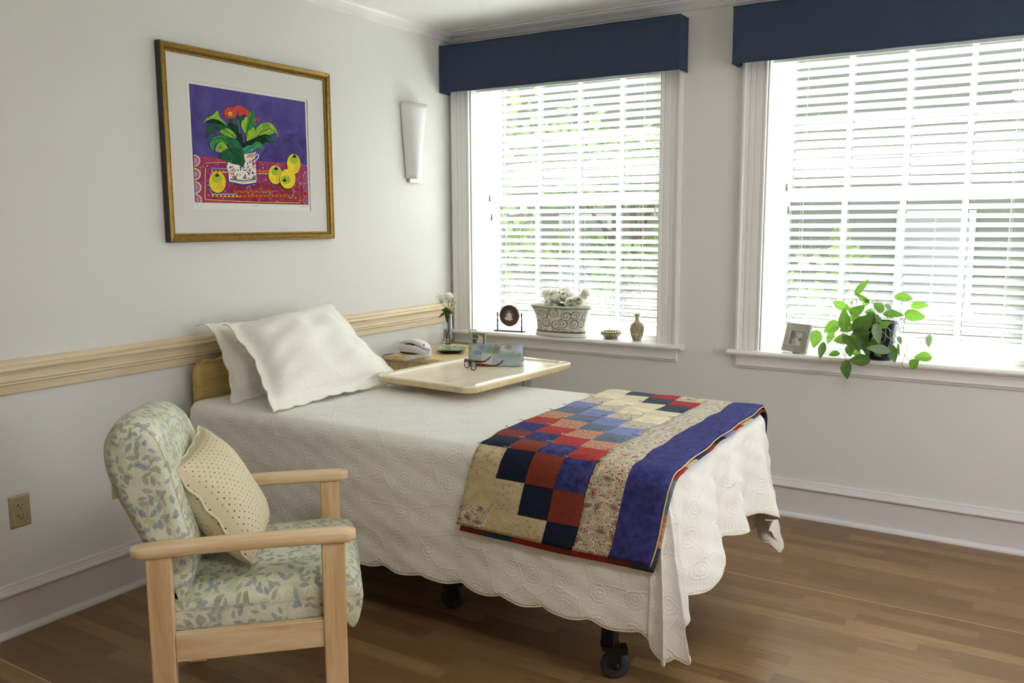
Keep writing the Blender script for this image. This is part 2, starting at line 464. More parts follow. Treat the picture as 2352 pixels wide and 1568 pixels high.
# --- throw cushion fabric: dots in a lattice
n = NT('dotted_lattice_fabric', 0.7, 0, None, 0.2)
uv = n.uv(); p = n.mapv(uv, scale=(1/0.0185, 1/0.0185, 0), rot=(0, 0, radians(45)))
fx, fy, _ = n.sep(n.vm('FRACTION', p)); cx, cy, _ = n.sep(n.vm('FLOOR', p))
ax_ = n.m('ABSOLUTE', n.m('SUBTRACT', fx, 0.5)); ay_ = n.m('ABSOLUTE', n.m('SUBTRACT', fy, 0.5))
dd = n.m('SQRT', n.m('ADD', n.m('MULTIPLY', ax_, ax_), n.m('MULTIPLY', ay_, ay_)))
dot = n.m('LESS_THAN', dd, 0.13)
par = n.m('MODULO', n.m('ABSOLUTE', n.m('ADD', cx, cy)), 2.0)
dc = n.mix(n.m('GREATER_THAN', par, 0.5), H('#9a7d4e'), H('#3a2418'))
ln = n.m('GREATER_THAN', n.m('MAXIMUM', ax_, ay_), 0.47)
ln2 = n.m('LESS_THAN', n.m('MINIMUM', ax_, ay_), 0.022)
c = n.mix(n.m('MULTIPLY', ln2, 0.5), H('#d3c8ab'), H('#e4dcc6'))
c = n.mix(dot, c, dc)
n.base(c); n.bump(n.noise(uv, 2000, 1), 0.0002, 0.3)
M_DOTFAB = n.mat
M_PIPE = plain('cushion_piping', '#ddd3b8', 0.7)
# --- quilt cottons
def cotton(name, h1, h2=None, sc=60, detail=3, lo=0.42, hi=0.6, rough=0.9):
    n = NT(name, rough, 0, None, 0.1)
    uv = n.uv()
    if h2: n.base(n.mix(n.ramp(n.noise(uv, sc, detail, 0.6, 0.6), [(lo, 0.0), (hi, 1.0)]), H(h1), H(h2)))
    else: n.base(H(h1))
    n.bump(n.noise(uv, 45, 3, 0.6), 0.002, 0.35)
    return n.mat
def paisley(name, bgc, ink, red, cell=0.03):
    n = NT(name, 0.9, 0, None, 0.1); uv = n.uv()
    c = H(bgc)
    s1, r1, q1, _ = n.scroll(uv, cell*0.62, 3.4, 0.9, 0.15, 1.0, 0.55)
    c = n.mix(n.m('MULTIPLY', s1, 0.85), c, H(ink))
    v = n.vor(n.mapv(uv, scale=(1/(cell*0.3),)*2+(0,)), 1.0, 1.0)
    sp = n.m('MULTIPLY', n.m('LESS_THAN', v.outputs['Distance'], 0.30), n.m('GREATER_THAN', n.sep(v.outputs['Color'])[0], 0.78))
    c = n.mix(sp, c, H(red))
    i, o, ve, r, val = n.leaf(uv, cell*1.45, 0.44, 0.17, 7.0, 0.018)
    g = n.m('GREATER_THAN', r, 0.45)
    c = n.mix(n.m('MULTIPLY', i, g), c, H(bgc))
    c = n.mix(n.m('MULTIPLY', n.m('GREATER_THAN', val, 0.095), g), c, H(red))
    c = n.mix(n.m('MULTIPLY', n.m('MAXIMUM', o, n.m('MULTIPLY', n.m('LESS_THAN', n.m('ABSOLUTE', n.m('SUBTRACT', val, 0.06)), 0.015), i)), g), c, H(ink))
    n.base(c); n.bump(n.noise(uv, 45, 3, 0.6), 0.002, 0.35)
    return n.mat
def dotted(name, bgc, ink, pitch=0.0085):
    n = NT(name, 0.9, 0, None, 0.1); uv = n.uv()
    p = n.mapv(uv, scale=(1/pitch, 1/pitch, 0), rot=(0, 0, radians(45)))
    fx, fy, _ = n.sep(n.vm('FRACTION', p))
    a = n.m('SUBTRACT', fx, 0.5); b = n.m('SUBTRACT', fy, 0.5)
    d = n.m('SQRT', n.m('ADD', n.m('MULTIPLY', a, a), n.m('MULTIPLY', b, b)))
    c = n.mix(n.ramp(n.noise(uv, 25, 3), [(0.4, 0.0), (0.65, 1.0)]), H(bgc), tuple(min(1, k*1.22) for k in H(bgc)[:3])+(1,))
    n.base(n.mix(n.m('LESS_THAN', d, 0.17), c, H(ink))); n.bump(n.noise(uv, 45, 3, 0.6), 0.002, 0.35)
    return n.mat
Q = [paisley('quilt_paisley', '#d3c8ae', '#34324f', '#9c4a34', 0.030),
     dotted('quilt_tan_dots', '#c9b891', '#3f2c23'),
     cotton('quilt_tan_floral', '#cbbb9a', '#a8926a', 85, 6, 0.50, 0.64),
     cotton('quilt_navy', '#1c2132', '#262c40', 220, 2),
     cotton('quilt_brick', '#78362b', '#844033', 160, 2),
     cotton('quilt_blue', '#303262', '#40447e', 38, 4),
     cotton('quilt_red', '#9e3434', '#aa3f3f', 40, 2),
     cotton('quilt_rust_print', '#ae705a', '#c8a088', 110, 5, 0.45, 0.55),
     cotton('quilt_steel_blue', '#566780', '#7a879a', 120, 5, 0.42, 0.62),
     cotton('quilt_light_blue', '#7b84b8', '#858ec0', 30, 2),
     paisley('quilt_small_paisley', '#d8d0bc', '#5c6078', '#a4664e', 0.018),
     dotted('quilt_cream_dots', '#dcd4bc', '#c2b894', 0.006),
     cotton('quilt_cream', '#ddd5bd', '#d2c8aa', 80, 3),
     cotton('quilt_navy_speckle', '#3a4356', '#4a5366', 200, 2),
     cotton('quilt_crimson', '#9a3236', '#a33a3c', 40, 2)]
M_QBLUE = cotton('quilt_border_blue', '#37386f', '#45478a', 45, 4, 0.4, 0.65)
M_YARN = plain('navy_yarn', '#1d2340', 0.9)
M_YARNW = plain('white_yarn', '#cfcdd0', 0.9)
# --- plants
def leafmat(name, a, b, tr=0.35, vs=9):
    n = NT(name, 0.32, 0, None, 0.5); uv = n.uv(); X, Y, Z = n.sep(uv)
    st = n.noise(n.mapv(uv, scale=(3, 14, 1)), 2.0, 3, 0.6, 1.5)
    c = n.mix(n.ramp(st, [(0.35, 0.0), (0.75, 1.0)]), H(a), H(b))
    mid = n.m('LESS_THAN', n.m('ABSOLUTE', n.m('SUBTRACT', Y, 0.5)), 0.018)
    c = n.mix(n.m('MULTIPLY', mid, 0.6), c, H(b))
    n.base(c)
    t = n.t.nodes.new('ShaderNodeBsdfTranslucent'); n.put(t.inputs[0], n.mix(0.25, c, H('#a4c850')))
    mx = n.t.nodes.new('ShaderNodeMixShader'); mx.inputs[0].default_value = tr
    n.t.links.new(n.b.outputs[0], mx.inputs[1]); n.t.links.new(t.outputs[0], mx.inputs[2])
    n.t.links.new(mx.outputs[0], n.t.nodes['Material Output'].inputs[0])
    return n.mat
M_LF = [leafmat('dark_pothos_leaf', '#3d5f2a', '#547a34', 0.25), leafmat('mid_pothos_leaf', '#4a7a2c', '#6c9c3c', 0.4),
        leafmat('bright_pothos_leaf', '#5c9430', '#88bc48', 0.5), leafmat('pale_pothos_leaf', '#71896a', '#93a886', 0.3)]
M_STEM = plain('green_vine_stem', '#93a56a', 0.5)
M_RSTEM = plain('rose_stem', '#4f5e2c', 0.5)
M_RLEAF = leafmat('rose_leaf', '#2c4a1e', '#44662c', 0.25)
M_SOIL = plain('potting_soil', '#3a261c', 0.95, noise=(120, 0.4))
M_POT = NT('cobalt_glaze', 0.12, 0, H('#0b1038'), 0.6); M_POT.b.inputs['Coat Weight'].default_value = 0.5; M_POT = M_POT.mat
n = NT('white_rose_petal', 0.6, 0, None, 0.2); n.base(n.mix(n.noise(n.obj(), 40, 3), H('#faf8f0'), H('#fdfcf8')))
n.b.inputs['Subsurface Weight'].default_value = 0.0; t_ = n.t.nodes.new('ShaderNodeBsdfTranslucent'); t_.inputs[0].default_value = (1.0, 0.98, 0.94, 1)
mx = n.t.nodes.new('ShaderNodeMixShader'); mx.inputs[0].default_value = 0.6
n.t.links.new(n.b.outputs[0], mx.inputs[1]); n.t.links.new(t_.outputs[0], mx.inputs[2])
n.t.links.new(mx.outputs[0], n.t.nodes['Material Output'].inputs[0]); M_PETAL = n.mat
M_BABY = plain('gypsophila_bloom', '#eef0e2', 0.7)
# --- planter with scrolls
n = NT('scrollwork_glaze', 0.22, 0, None, 0.5); uv = n.uv()
s1, r1, q1, sp = n.scroll(uv, 0.058, 3.4, 0.45, 0.10, 0.35, 0.47)
v = n.vor(n.mapv(uv, scale=(1/0.058, 1/0.058, 0), loc=(0.35, 0.35*2.3, 0)), 1.0, 0.45)
rim_ = n.m('LESS_THAN', n.m('ABSOLUTE', n.m('SUBTRACT', r1, 0.44)), 0.035)
tan_ = n.m('MULTIPLY', n.m('LESS_THAN', n.m('ABSOLUTE', n.m('SUBTRACT', sp, 0.5)), 0.26), n.m('LESS_THAN', r1, 0.46))
s2, r2, q2, _ = n.scroll(uv, 0.026, 2.6, 0.9, 0.14, 4.0, 0.42)
out_ = n.m('GREATER_THAN', r1, 0.5)
c = H('#d9dbd2')
c = n.mix(n.m('MULTIPLY', tan_, 0.45), c, H('#b3a68c'))
c = n.mix(n.m('MULTIPLY', n.m('MAXIMUM', s1, rim_), 0.9), c, H('#73604a'))
c = n.mix(n.m('MULTIPLY', n.m('MULTIPLY', s2, out_), 0.75), c, H('#806c54'))
n.base(c); n.b.inputs['Coat Weight'].default_value = 0.3
M_SCROLL = n.mat
M_GLAZE = plain('celadon_white_glaze', '#d4d7cd', 0.2)
M_BRIM = plain('brown_glaze_line', '#6e5a48', 0.3)
n = NT('mottled_vase_glaze', 0.15); n.base(n.ramp(n.noise(n.mapv(n.obj(), scale=(1, 1, 0.5)), 26, 4, 0.6, 1.5), [(0.35, H('#6e5c48')), (0.5, H('#958a6c')), (0.65, H('#a8a184'))])); M_VGLZ = n.mat
n = NT('green_glazed_plate', 0.15); n.base(n.ramp(n.noise(n.obj(), 22, 4, 0.6, 1), [(0.35, H('#5d7050')), (0.55, H('#8ea284')), (0.7, H('#c0c8b0'))])); M_PLATE = n.mat
M_BRONZE = plain('dark_bronze_lacquer', '#4a2c1e', 0.35)
M_IRON = plain('black_iron', '#1c1d24', 0.4, 0.4)
# --- outdoors
n = NT('grey_shingle', 0.9); X, Y, Z = n.sep(n.obj())
band = n.m('LESS_THAN', n.m('FRACT', n.m('MULTIPLY', Z, 7.0)), 0.12)
n.base(n.mix(n.m('MULTIPLY', band, 0.4), n.mix(n.noise(n.obj(), 30, 3), H('#5e5e5c'), H('#74746f')), H('#3c3c3a')))
M_SHING = n.mat
M_OUTWHT = plain('white_house_trim', '#a9a9a7', 0.6)
M_OUTGL = plain('dark_house_glass', '#6d7175', 0.2)
M_GRASS = plain('lawn', '#6f8a4a', 0.95, noise=(3, 0.25))
M_CROWN = [leafmat('tree_leaf_a', '#5b6b4a', '#8a9c6c', 0.3), leafmat('tree_leaf_b', '#66784e', '#98ab78', 0.35)]
M_BARK = plain('tree_bark', '#5a5048', 0.9, noise=(20, 0.2))
# ================================================================== ROOM
RX, RY, RZ = 4.80, -6.2, 2.60
W1 = (0.147, 1.362); W2 = (1.919, 3.134); WZ0, WZ1 = 0.838, 2.42
mb = MB().box(-0.15, RX+0.15, RY-0.15, 0.30, -0.10, 0.0)
obj('floor', mb, M_FLOOR, kind='structure', label='wood-look laminate strip floor', cat='floor')
mb = MB().box(-0.15, RX+0.15, RY-0.15, 0.30, RZ, RZ+0.1)
obj('ceiling', mb, M_CEIL, kind='structure', label='plain off-white ceiling', cat='ceiling')
mb = MB().box(-0.15, 0.0, RY-0.15, 0.30, 0, RZ)
obj('wall_left', mb, M_WALL, kind='structure', label='pale grey-cream wall carrying the painting and wooden rail', cat='wall')
mb = MB()
for x0, x1 in ((0, W1[0]), (W1[1], W2[0]), (W2[1], RX)):
    mb.box(x0, x1, 0, 0.30, 0, RZ)
for a, b in (W1, W2):
    mb.box(a, b, 0, 0.30, 0, WZ0-0.03); mb.box(a, b, 0, 0.30, WZ1, RZ)
obj('wall_back', mb, M_WALL, kind='structure', label='cream window wall with two windows', cat='wall')
SW = (-2.75, -0.85, 0.85, 2.25)   # opening of the added side window (out of view)
mb = MB()
mb.box(RX, RX+0.15, RY-0.15, SW[0], 0, RZ); mb.box(RX, RX+0.15, SW[1], 0.30, 0, RZ)
mb.box(RX, RX+0.15, SW[0], SW[1], 0, SW[2]); mb.box(RX, RX+0.15, SW[0], SW[1], SW[3], RZ)
obj('wall_right', mb, M_WALL, kind='structure', label='cream side wall', cat='wall')
mb = MB().box(0, RX, RY-0.15, RY, 0, RZ)
obj('wall_front', mb, M_WALL, kind='structure', label='cream wall opposite the windows', cat='wall')
# crown moulding
crown = [(0.0, 0.0), (0.078, 0.0), (0.078, -0.006), (0.060, -0.012), (0.052, -0.026), (0.030, -0.046), (0.022, -0.050), (0.022, -0.058), (0.014, -0.062), (0.014, -0.072), (0.0, -0.080)]
crown = [(a, b*0.62) for a, b in crown]
mb = MB().prism([(a+0.0005, RZ+b) for a, b in crown], 'y', RY, -0.0)
obj('trim_1', mb, M_TRIM, kind='structure', label='white crown moulding over the painting wall', cat='moulding')
mb = MB().prism([(-a-0.0005, RZ+b) for a, b in crown], 'x', 0.0, RX)
obj('trim_2', mb, M_TRIM, kind='structure', label='white crown moulding over the windows', cat='moulding')
# baseboards (board + cap + shoe)
bp = [(0, 0), (0.014, 0), (0.014, 0.146), (0.026, 0.150), (0.030, 0.156), (0.028, 0.163), (0.021, 0.168), (0.019, 0.175), (0.013, 0.178), (0.012, 0.187), (0.006, 0.191), (0, 0.191)]
shoe = [(0.014, 0), (0.034, 0), (0.033, 0.008), (0.029, 0.015), (0.022, 0.020), (0.014, 0.022)]
mb = MB(); mb.prism(bp, 'y', RY, 0); mb.prism(shoe, 'y', RY, 0)
obj('baseboard_left', mb, M_BASE, kind='structure', label='tall white baseboard under the painting wall', cat='baseboard')
mb = MB(); mb.prism([(-a, b) for a, b in bp], 'x', 0.03, RX); mb.prism([(-a, b) for a, b in shoe], 'x', 0.03, RX)
obj('baseboard_back', mb, M_BASE, kind='structure', label='tall white baseboard under the windows', cat='baseboard')
# wooden chair rail
rp = [(0, 0.885), (0.012, 0.885), (0.014, 0.888), (0.014, 0.917), (0.020, 0.919), (0.023, 0.922), (0.021, 0.927), (0.025, 0.934), (0.022, 0.940), (0.022, 0.957),
      (0.027, 0.959), (0.026, 0.963), (0.033, 0.966), (0.037, 0.974), (0.034, 0.983), (0.029, 0.986), (0.031, 0.990), (0.026, 1.002), (0.016, 1.008), (0, 1.008)]
mb = MB().prism(rp, 'y', RY, -0.004)
obj('trim_3', mb, M_RAIL, kind='structure', label='moulded clear maple chair rail running along the left wall', cat='chair rail')
# ------------------------------------------------------------------ windows
def casing_prof(out, inn):
    # (x, y) profile of a vertical casing from its outer edge to its inner edge
    d = 1 if inn > out else -1; w_ = abs(inn-out)
    pr = [(0, 0), (0, -0.030), (0.012, -0.034), (0.017, -0.030), (0.020, -0.022), (0.034, -0.020), (0.036, -0.016), (0.040, -0.020), (0.060, -0.018),
          (0.062, -0.015), (0.066, -0.018), (w_-0.022, -0.017), (w_-0.020, -0.014), (w_-0.016, -0.018), (w_-0.010, -0.018), (w_-0.007, -0.022), (w_-0.001, -0.020), (w_, 0)]
    return [(out+d*a, b) for a, b in pr]
def make_window(num, x0, x1, lab):
    fr = MB()
    yg = 0.24
    # jambs lining the opening
    fr.box(x0-0.004, x0+0.006, 0.0, 0.29, WZ0, WZ1); fr.box(x1-0.006, x1+0.004, 0.0, 0.29, WZ0, WZ1); fr.box(x0, x1, 0.0, 0.29, WZ1-0.01, WZ1+0.004)
    jw = 0.030; st = 0.034
    a, b = x0+0.006, x1-0.006
    zm = 1.61
    # outer frame
    fr.box(a+0.0005, a+jw, 0.20, 0.2895, WZ0+0.0003, WZ1-0.0103); fr.box(b-jw, b-0.0005, 0.20, 0.2895, WZ0+0.0003, WZ1-0.0103); fr.box(a+jw, b-jw, 0.2015, 0.2885, WZ0+0.0005, WZ0+0.03); fr.box(a+jw, b-jw, 0.2015, 0.2885, WZ1-0.04, WZ1-0.0105)
    ia, ib = a+jw, b-jw
    pane_strips = MB(); panes = []
    for (z0, z1, yy) in ((WZ0+0.03, zm+0.02, 0.222), (zm-0.02, WZ1-0.04, 0.255)):
        fr.box(ia, ia+st, yy-0.012, yy+0.014, z0, z1); fr.box(ib-st, ib, yy-0.012, yy+0.014, z0, z1)
        fr.box(ia, ib, yy-0.0125, yy+0.0145, z0, z0+0.05); fr.box(ia, ib, yy-0.0125, yy+0.0145, z1-0.04, z1)
        ga, gb = ia+st, ib-st
        for k in range(1, 4):
            x = ga+(gb-ga)*k/4
            fr.box(x-0.013, x+0.013, yy-0.009, yy+0.011, z0+0.05, z1-0.04)
        for k in range(4):
            x = ga+(gb-ga)*k/4+(0.013 if k else 0)
            pane_strips.box(x, x+0.004, yy-0.004, yy+0.010, z0+0.05, z1-0.04)  # thin dark strip along the left edge of each pane
        hz = (z0+0.05+z1-0.04)/2
        fr.box(ga, gb, yy-0.0085, yy+0.0105, hz-0.011, hz+0.011)
        pm = MB(); pm.box(ga, gb, yy+0.001, yy+0.003, z0+0.05, z1-0.04); panes.append(pm)
    # lock and lift tabs on the meeting rail
    fr.box(ia+0.05, ia+0.075, yg-0.045, yg-0.03, zm-0.02, zm+0.0)
    root = obj('window_%d' % num, fr, M_VINYL, kind='structure', label=lab, cat='window')
    for pm in panes: obj('glass_pane', pm, M_PANE, root)
    obj('pane_edge_strip', pane_strips, M_PANE_EDGE, root)
    cw = 0.121
    cs = MB()
    cs.prism(casing_prof(x0-cw, x0-0.002), 'z', WZ0, WZ1+0.004)
    cs.prism(casing_prof(x1+cw, x1+0.002), 'z', WZ0, WZ1+0.004)
    cs.box(x0-cw, x1+cw, -0.020, 0, WZ1+0.004, WZ1+0.11)
    obj('casing', cs, M_TRIM, root)
    sl = MB()
    e0 = max(x0-cw-0.034, 0.004); e1 = x1+cw+0.034
    nose = [(0.0, WZ0-0.026), (-0.055, WZ0-0.026), (-0.062, WZ0-0.020), (-0.065, WZ0-0.013), (-0.062, WZ0-0.005), (-0.055, WZ0), (0.0, WZ0)]
    sl.prism(nose, 'x', e0, e1)
    sl.box(x0, x1, 0.0, 0.29, WZ0-0.028, WZ0-0.0)
    obj('sill', sl, M_TRIM, root)
    ap = MB()
    app = [(0, WZ0-0.026), (-0.030, WZ0-0.026), (-0.030, WZ0-0.046), (-0.020, WZ0-0.047), (-0.019, WZ0-0.082), (-0.022, WZ0-0.084), (-0.026, WZ0-0.090), (-0.022, WZ0-0.096), (-0.015, WZ0-0.098), (-0.014, WZ0-0.106), (-0.008, WZ0-0.112), (0, WZ0-0.112)]
    app = [(p[0], WZ0-0.026+(p[1]-WZ0+0.026)*0.82) for p in app]
    ap.prism(app, 'x', max(x0-cw+0.005, 0.006), x1+cw-0.005)
    obj('apron', ap, M_TRIM, root)
    return root
make_window(1, W1[0], W1[1], 'left double-hung window with white grille, nearest the painting')
make_window(2, W2[0], W2[1], 'right double-hung window with white grille, behind the trailing plant')
# unseen side window added for fill light (plain frame in its opening)
mb = MB()
mb.box(RX, RX+0.15, SW[0], SW[0]+0.05, SW[2], SW[3]); mb.box(RX, RX+0.15, SW[1]-0.05, SW[1], SW[2], SW[3])
mb.box(RX, RX+0.15, SW[0], SW[1], SW[2], SW[2]+0.05); mb.box(RX, RX+0.15, SW[0], SW[1], SW[3]-0.05, SW[3])
obj('window_3', mb, M_VINYL, kind='structure', label='added side window frame beyond the view, for fill light', cat='window')
# unseen ceiling lamp added to brighten the room
lm = thing('added_ceiling_lamp', 'added round white flush ceiling lamp outside the view, for fill light', 'lamp', (3.1, -3.5, RZ))
M_DIFF = NT('fill_lamp_diffuser', 0.4, 0, H('#f6f0e2')); M_DIFF.b.inputs['Emission Color'].default_value = (1, .95, .86, 1); M_DIFF.b.inputs['Emission Strength'].default_value = 1.5; M_DIFF = M_DIFF.mat
obj('rim', MB().lathe([(0.0, 0), (0.20, 0), (0.205, -0.03), (0.19, -0.035)], (3.1, -3.5, RZ), 40), M_NICKEL, lm, True)
obj('lamp_shade', MB().lathe([(0.188, -0.03), (0.17, -0.055), (0.10, -0.072), (0.0, -0.078)], (3.1, -3.5, RZ), 40), M_DIFF, lm, True)
# ------------------------------------------------------------------ blinds
def make_blind(x0, x1, lab, cords, tassels):
    a, b = x0+0.010, x1-0.010
    yc = 0.105
    t = thing('venetian_blind', lab, 'blind', ((a+b)/2, yc, 2.30), group=None)
    sl = MB()
    th = radians(26); W_ = 0.050
    z = 0.905; zs = []
    while z < 2.30:
        zs.append(z); z += 0.0432
    for k, z in enumerate(zs):
        dz = 0.0006*sin(k*2.1); n_ = 4
        def fn(u, v, z=z, k=k):
            # closed thin curved lath section going round
            q = v*2*n_
            if q <= n_: s_ = q/n_; off = 0.0014
            else: s_ = 2-q/n_; off = -0.0014
            w_ = (s_-0.5)*W_
            crown_ = 0.0022*(1-(2*s_-1)**2)
            y = yc+w_*cos(th)+(off+crown_)*sin(th)
            zz = z-w_*sin(th)+(off+crown_)*cos(th)+0.0012*sin(6*u+k*1.7)
            return (a+(b-a)*u, y, zz)
        vs_n = 6
        sl.grid(fn, vs_n, 2*n_)
        base = len(sl.v)-(vs_n+1)*(2*n_+1)
        for e in (0, vs_n):
            sl.f.append([base+j*(vs_n+1)+e for j in range(2*n_)]); sl.m.append(0); sl.uv.append(None)
    obj('slats', sl, M_SLAT, t)
    obj('head_rail', MB().box(a, b, yc-0.028, yc+0.028, 2.315, 2.355), M_VINYL, t, bevel=0.003)
    obj('front_valance', MB().box(a-0.006, b+0.006, yc-0.046, yc-0.036, 2.262, 2.36), M_VINYL, t, bevel=0.003)
    obj('bottom_rail', MB().box(a, b, yc-0.026, yc+0.026, 0.842, 0.864), M_SLAT, t, bevel=0.005)
    for xc in cords:
        cm = MB()
        for yy in (yc-0.027, yc+0.027):
            cm.tube([(xc, yy, 0.86), (xc+0.001, yy, 2.32)], 0.0009, 5)
        cm.tube([(xc+0.012, yc-0.0255, 0.86), (xc+0.013, yc-0.0255, 2.32)], 0.0007, 5)
        obj('ladder_cord', cm, M_CORD, t)
    for (xx, zz, mt) in tassels:
        cm = MB().tube([(xx, yc-0.034, zz), (xx+0.002, yc-0.034, 2.30)], 0.0008, 5)
        c = obj('pull_cord', cm, M_CORD, t)
        obj('tassel', MB().lathe([(0.002, 0.010), (0.0065, 0.008), (0.0045, 0.0), (0.006, -0.012), (0.0075, -0.022), (0.006, -0.028), (0, -0.029)], (xx, yc-0.034, zz), 14), mt, c, True)
make_blind(W1[0], W1[1], 'white wooden slat blind in the left window behind the planter', (0.31, 0.76, 1.21), ((0.235, 1.642, M_GREYP), (0.248, 1.53, M_GREYP), (1.305, 1.55, M_VINYL), (1.325, 1.535, M_VINYL)))
make_blind(W2[0], W2[1], 'white wooden slat blind in the right window behind the trailing plant', (2.075, 2.53, 2.985), ((2.005, 1.665, M_GREYP), (2.018, 1.552, M_GREYP)))
# ------------------------------------------------------------------ cornices (upholstered pelmets)
def cornice(x0, x1, lab):
    z0, z1, d = 2.25, 2.512, 0.118
    t = thing('cornice_board', lab, 'cornice', ((x0+x1)/2, -0.05, z0))
    mb = MB()
    mb.box(x0, x1, -d, -d+0.016, z0, z1); mb.box(x0, x0+0.016, -d+0.016, -0.001, z0, z1); mb.box(x1-0.016, x1, -d+0.016, -0.001, z0, z1)
    mb.box(x0+0.016, x1-0.016, -d+0.016, -0.001, z1-0.02, z1-0.006)
    obj('upholstered_board', mb, M_NAVY, t, bevel=0.006, seg=3)
    for zz in (z0, z1):
        pts = [(x0+0.002, -0.004, zz)]+[(x0+0.002, -d+0.002, zz)]+[(x0+(x1-x0)*k/12, -d+0.001, zz+0.0012*sin(k*2.3)) for k in range(1, 12)]+[(x1-0.002, -d+0.002, zz), (x1-0.002, -0.004, zz)]
        obj('welt_cord', MB().tube(pts, 0.0042, 8), M_NAVYP, t, True)
cornice(0.012, 1.502, 'navy upholstered cornice board over the left window')
cornice(1.768, 3.285, 'navy upholstered cornice board over the right window, cut by the picture edge')
# ================================================================== OUTDOORS
mb = MB().box(-30, 30, 0.9, 60, -3.3, -3.2)
obj('ground', mb, M_GRASS, kind='structure', label='lawn outside the windows', cat='ground')
def house():
    t = thing('neighbour_house', 'grey shingled house with white window trim seen through the blinds', 'house', (3, 11, -3.2))
    obj('wall', MB().box(-9.5, 12, 10.5, 16, -3.2, 5.2), M_SHING, t)
    obj('roof', MB().prism([(10.0, 5.1), (16.5, 5.1), (13.2, 6.4)], 'x', -9.9, 12.4), M_SHING, t)
    for x, z in ((-4.4, 0.9), (-4.4, -1.9), (-1.4, -1.9), (1.6, -1.9), (4.6, -1.9), (-1.4, 0.9), (1.6, 0.9), (4.6, 0.9)):
        f = obj('window', MB().box(x-0.55, x+0.55, 10.44, 10.52, z-0.75, z+0.75).box(x-0.6, x+0.6, 10.40, 10.52, z-0.84, z-0.75), M_OUTWHT, t)
        obj('pane', MB().box(x-0.46, x-0.02, 10.42, 10.45, z-0.66, z+0.66).box(x+0.02, x+0.46, 10.42, 10.45, z-0.66, z+0.66), M_OUTGL, f)
house()
def tree(x, y, h, r, seed, lab, mi, n_=2600):
    rnd = random.Random(seed)
    t = thing('leafy_tree', lab, 'tree', (x, y, -3.2), group=None)
    tr_ = MB().tube([(x, y, -3.2), (x+0.1, y, -3.2+h*0.4), (x-0.1, y, -3.2+h*0.75)], [0.2, 0.14, 0.05], 10)
    for k in range(7):
        q = rnd.uniform(0, 2*pi); z0 = -3.2+h*rnd.uniform(0.35, 0.7)
        tr_.tube([(x, y, z0), (x+cos(q)*r*0.4, y+sin(q)*r*0.4, z0+h*0.12), (x+cos(q)*r*0.75, y+sin(q)*r*0.75, z0+h*0.2)], [0.06, 0.04, 0.015], 6)
    obj('trunk', tr_, M_BARK, t, True)
    fo = MB()
    cl = [(rnd.gauss(0, r*0.42), rnd.gauss(0, r*0.42), -3.2+h*rnd.uniform(0.35, 0.95), r*rnd.uniform(0.25, 0.45)) for _ in range(16)]
    for k in range(n_):
        c = cl[k % len(cl)]
        v = Vector((rnd.gauss(0, 1), rnd.gauss(0, 1), rnd.gauss(0, 0.7))).normalized()*c[3]*rnd.uniform(0.5, 1.05)
        p = Vector((x+c[0], y+c[1], c[2]))+v
        a = Vector((rnd.gauss(0, 1), rnd.gauss(0, 1), rnd.gauss(0, 1))).normalized(); b = a.orthogonal().normalized()
        s_ = rnd.uniform(0.07, 0.13)
        fo.add([p-a*s_, p+b*s_*0.55, p+a*s_, p-b*s_*0.55], [(0, 1, 2, 3)], 0, [[(0, .5), (.5, 1), (1, .5), (.5, 0)]])
    obj('foliage', fo, M_CROWN[mi], t)
tree(-4.6, 6.5, 7.4, 2.1, 1, 'leafy green tree seen through the left window near the frame side', 0, 1100)
tree(-2.6, 8.8, 6.6, 1.2, 2, 'lighter leafy tree seen through the left window beside the house', 1, 800)
tree(0.6, 7.4, 4.6, 1.0, 3, 'small leafy tree seen through the left edge of the right window', 1, 450)
# ================================================================== WALL THINGS
# --- framed still life. Shapes are given in the artwork's own plane.
PY0, PY1, PZ0, PZ1 = -2.050, -1.068, 1.411, 2.226      # outer frame
FX = 0.034
t = thing('framed_painting', 'large gold-framed still life with red flowers, striped jug and yellow fruit on the left wall', 'painting', (0, (PY0+PY1)/2, PZ0))
def rect_frame(y0, y1, z0, z1, prof, mi=0):
    """mitred frame; prof = [(inset from outer edge, x depth)]"""
    mb = MB(); n_ = len(prof)
    cs = [(y0, z0, 1, 1), (y1, z0, -1, 1), (y1, z1, -1, -1), (y0, z1, 1, -1)]
    vs = []
    for (y, z, sy, sz) in cs:
        for (i, d) in prof: vs.append((d, y+sy*i, z+sz*i))
    fs = []
    for c in range(4):
        c2 = (c+1) % 4
        for k in range(n_-1): fs.append((c*n_+k, c2*n_+k, c2*n_+k+1, c*n_+k+1))
    return mb.add(vs, fs, mi)
obj('frame_side', rect_frame(PY0, PY1, PZ0, PZ1, [(0.003, 0.002), (0.0, 0.004), (0.0, FX-0.004), (0.002, FX-0.002)]), M_FRSIDE, t)
obj('frame_moulding', rect_frame(PY0, PY1, PZ0, PZ1, [(0.001, FX-0.004), (0.003, FX+0.001), (0.006, FX), (0.010, FX-0.003), (0.016, FX-0.006), (0.022, FX-0.005), (0.024, FX-0.009), (0.026, FX-0.009), (0.028, FX-0.013), (0.036, FX-0.014), (0.038, FX-0.020)]), M_GOLD, t)
bd = MB()
def bead_line(p0, p1, n_):
    for k in range(n_):
        f = (k+0.5)/n_
        bd.sphere((FX-0.0115, p0[0]+(p1[0]-p0[0])*f, p0[1]+(p1[1]-p0[1])*f), 0.0036, 6, 4)
i_ = 0.0315
bead_line((PY0+i_, PZ0+i_), (PY1-i_, PZ0+i_), 96); bead_line((PY0+i_, PZ1-i_), (PY1-i_, PZ1-i_), 96)
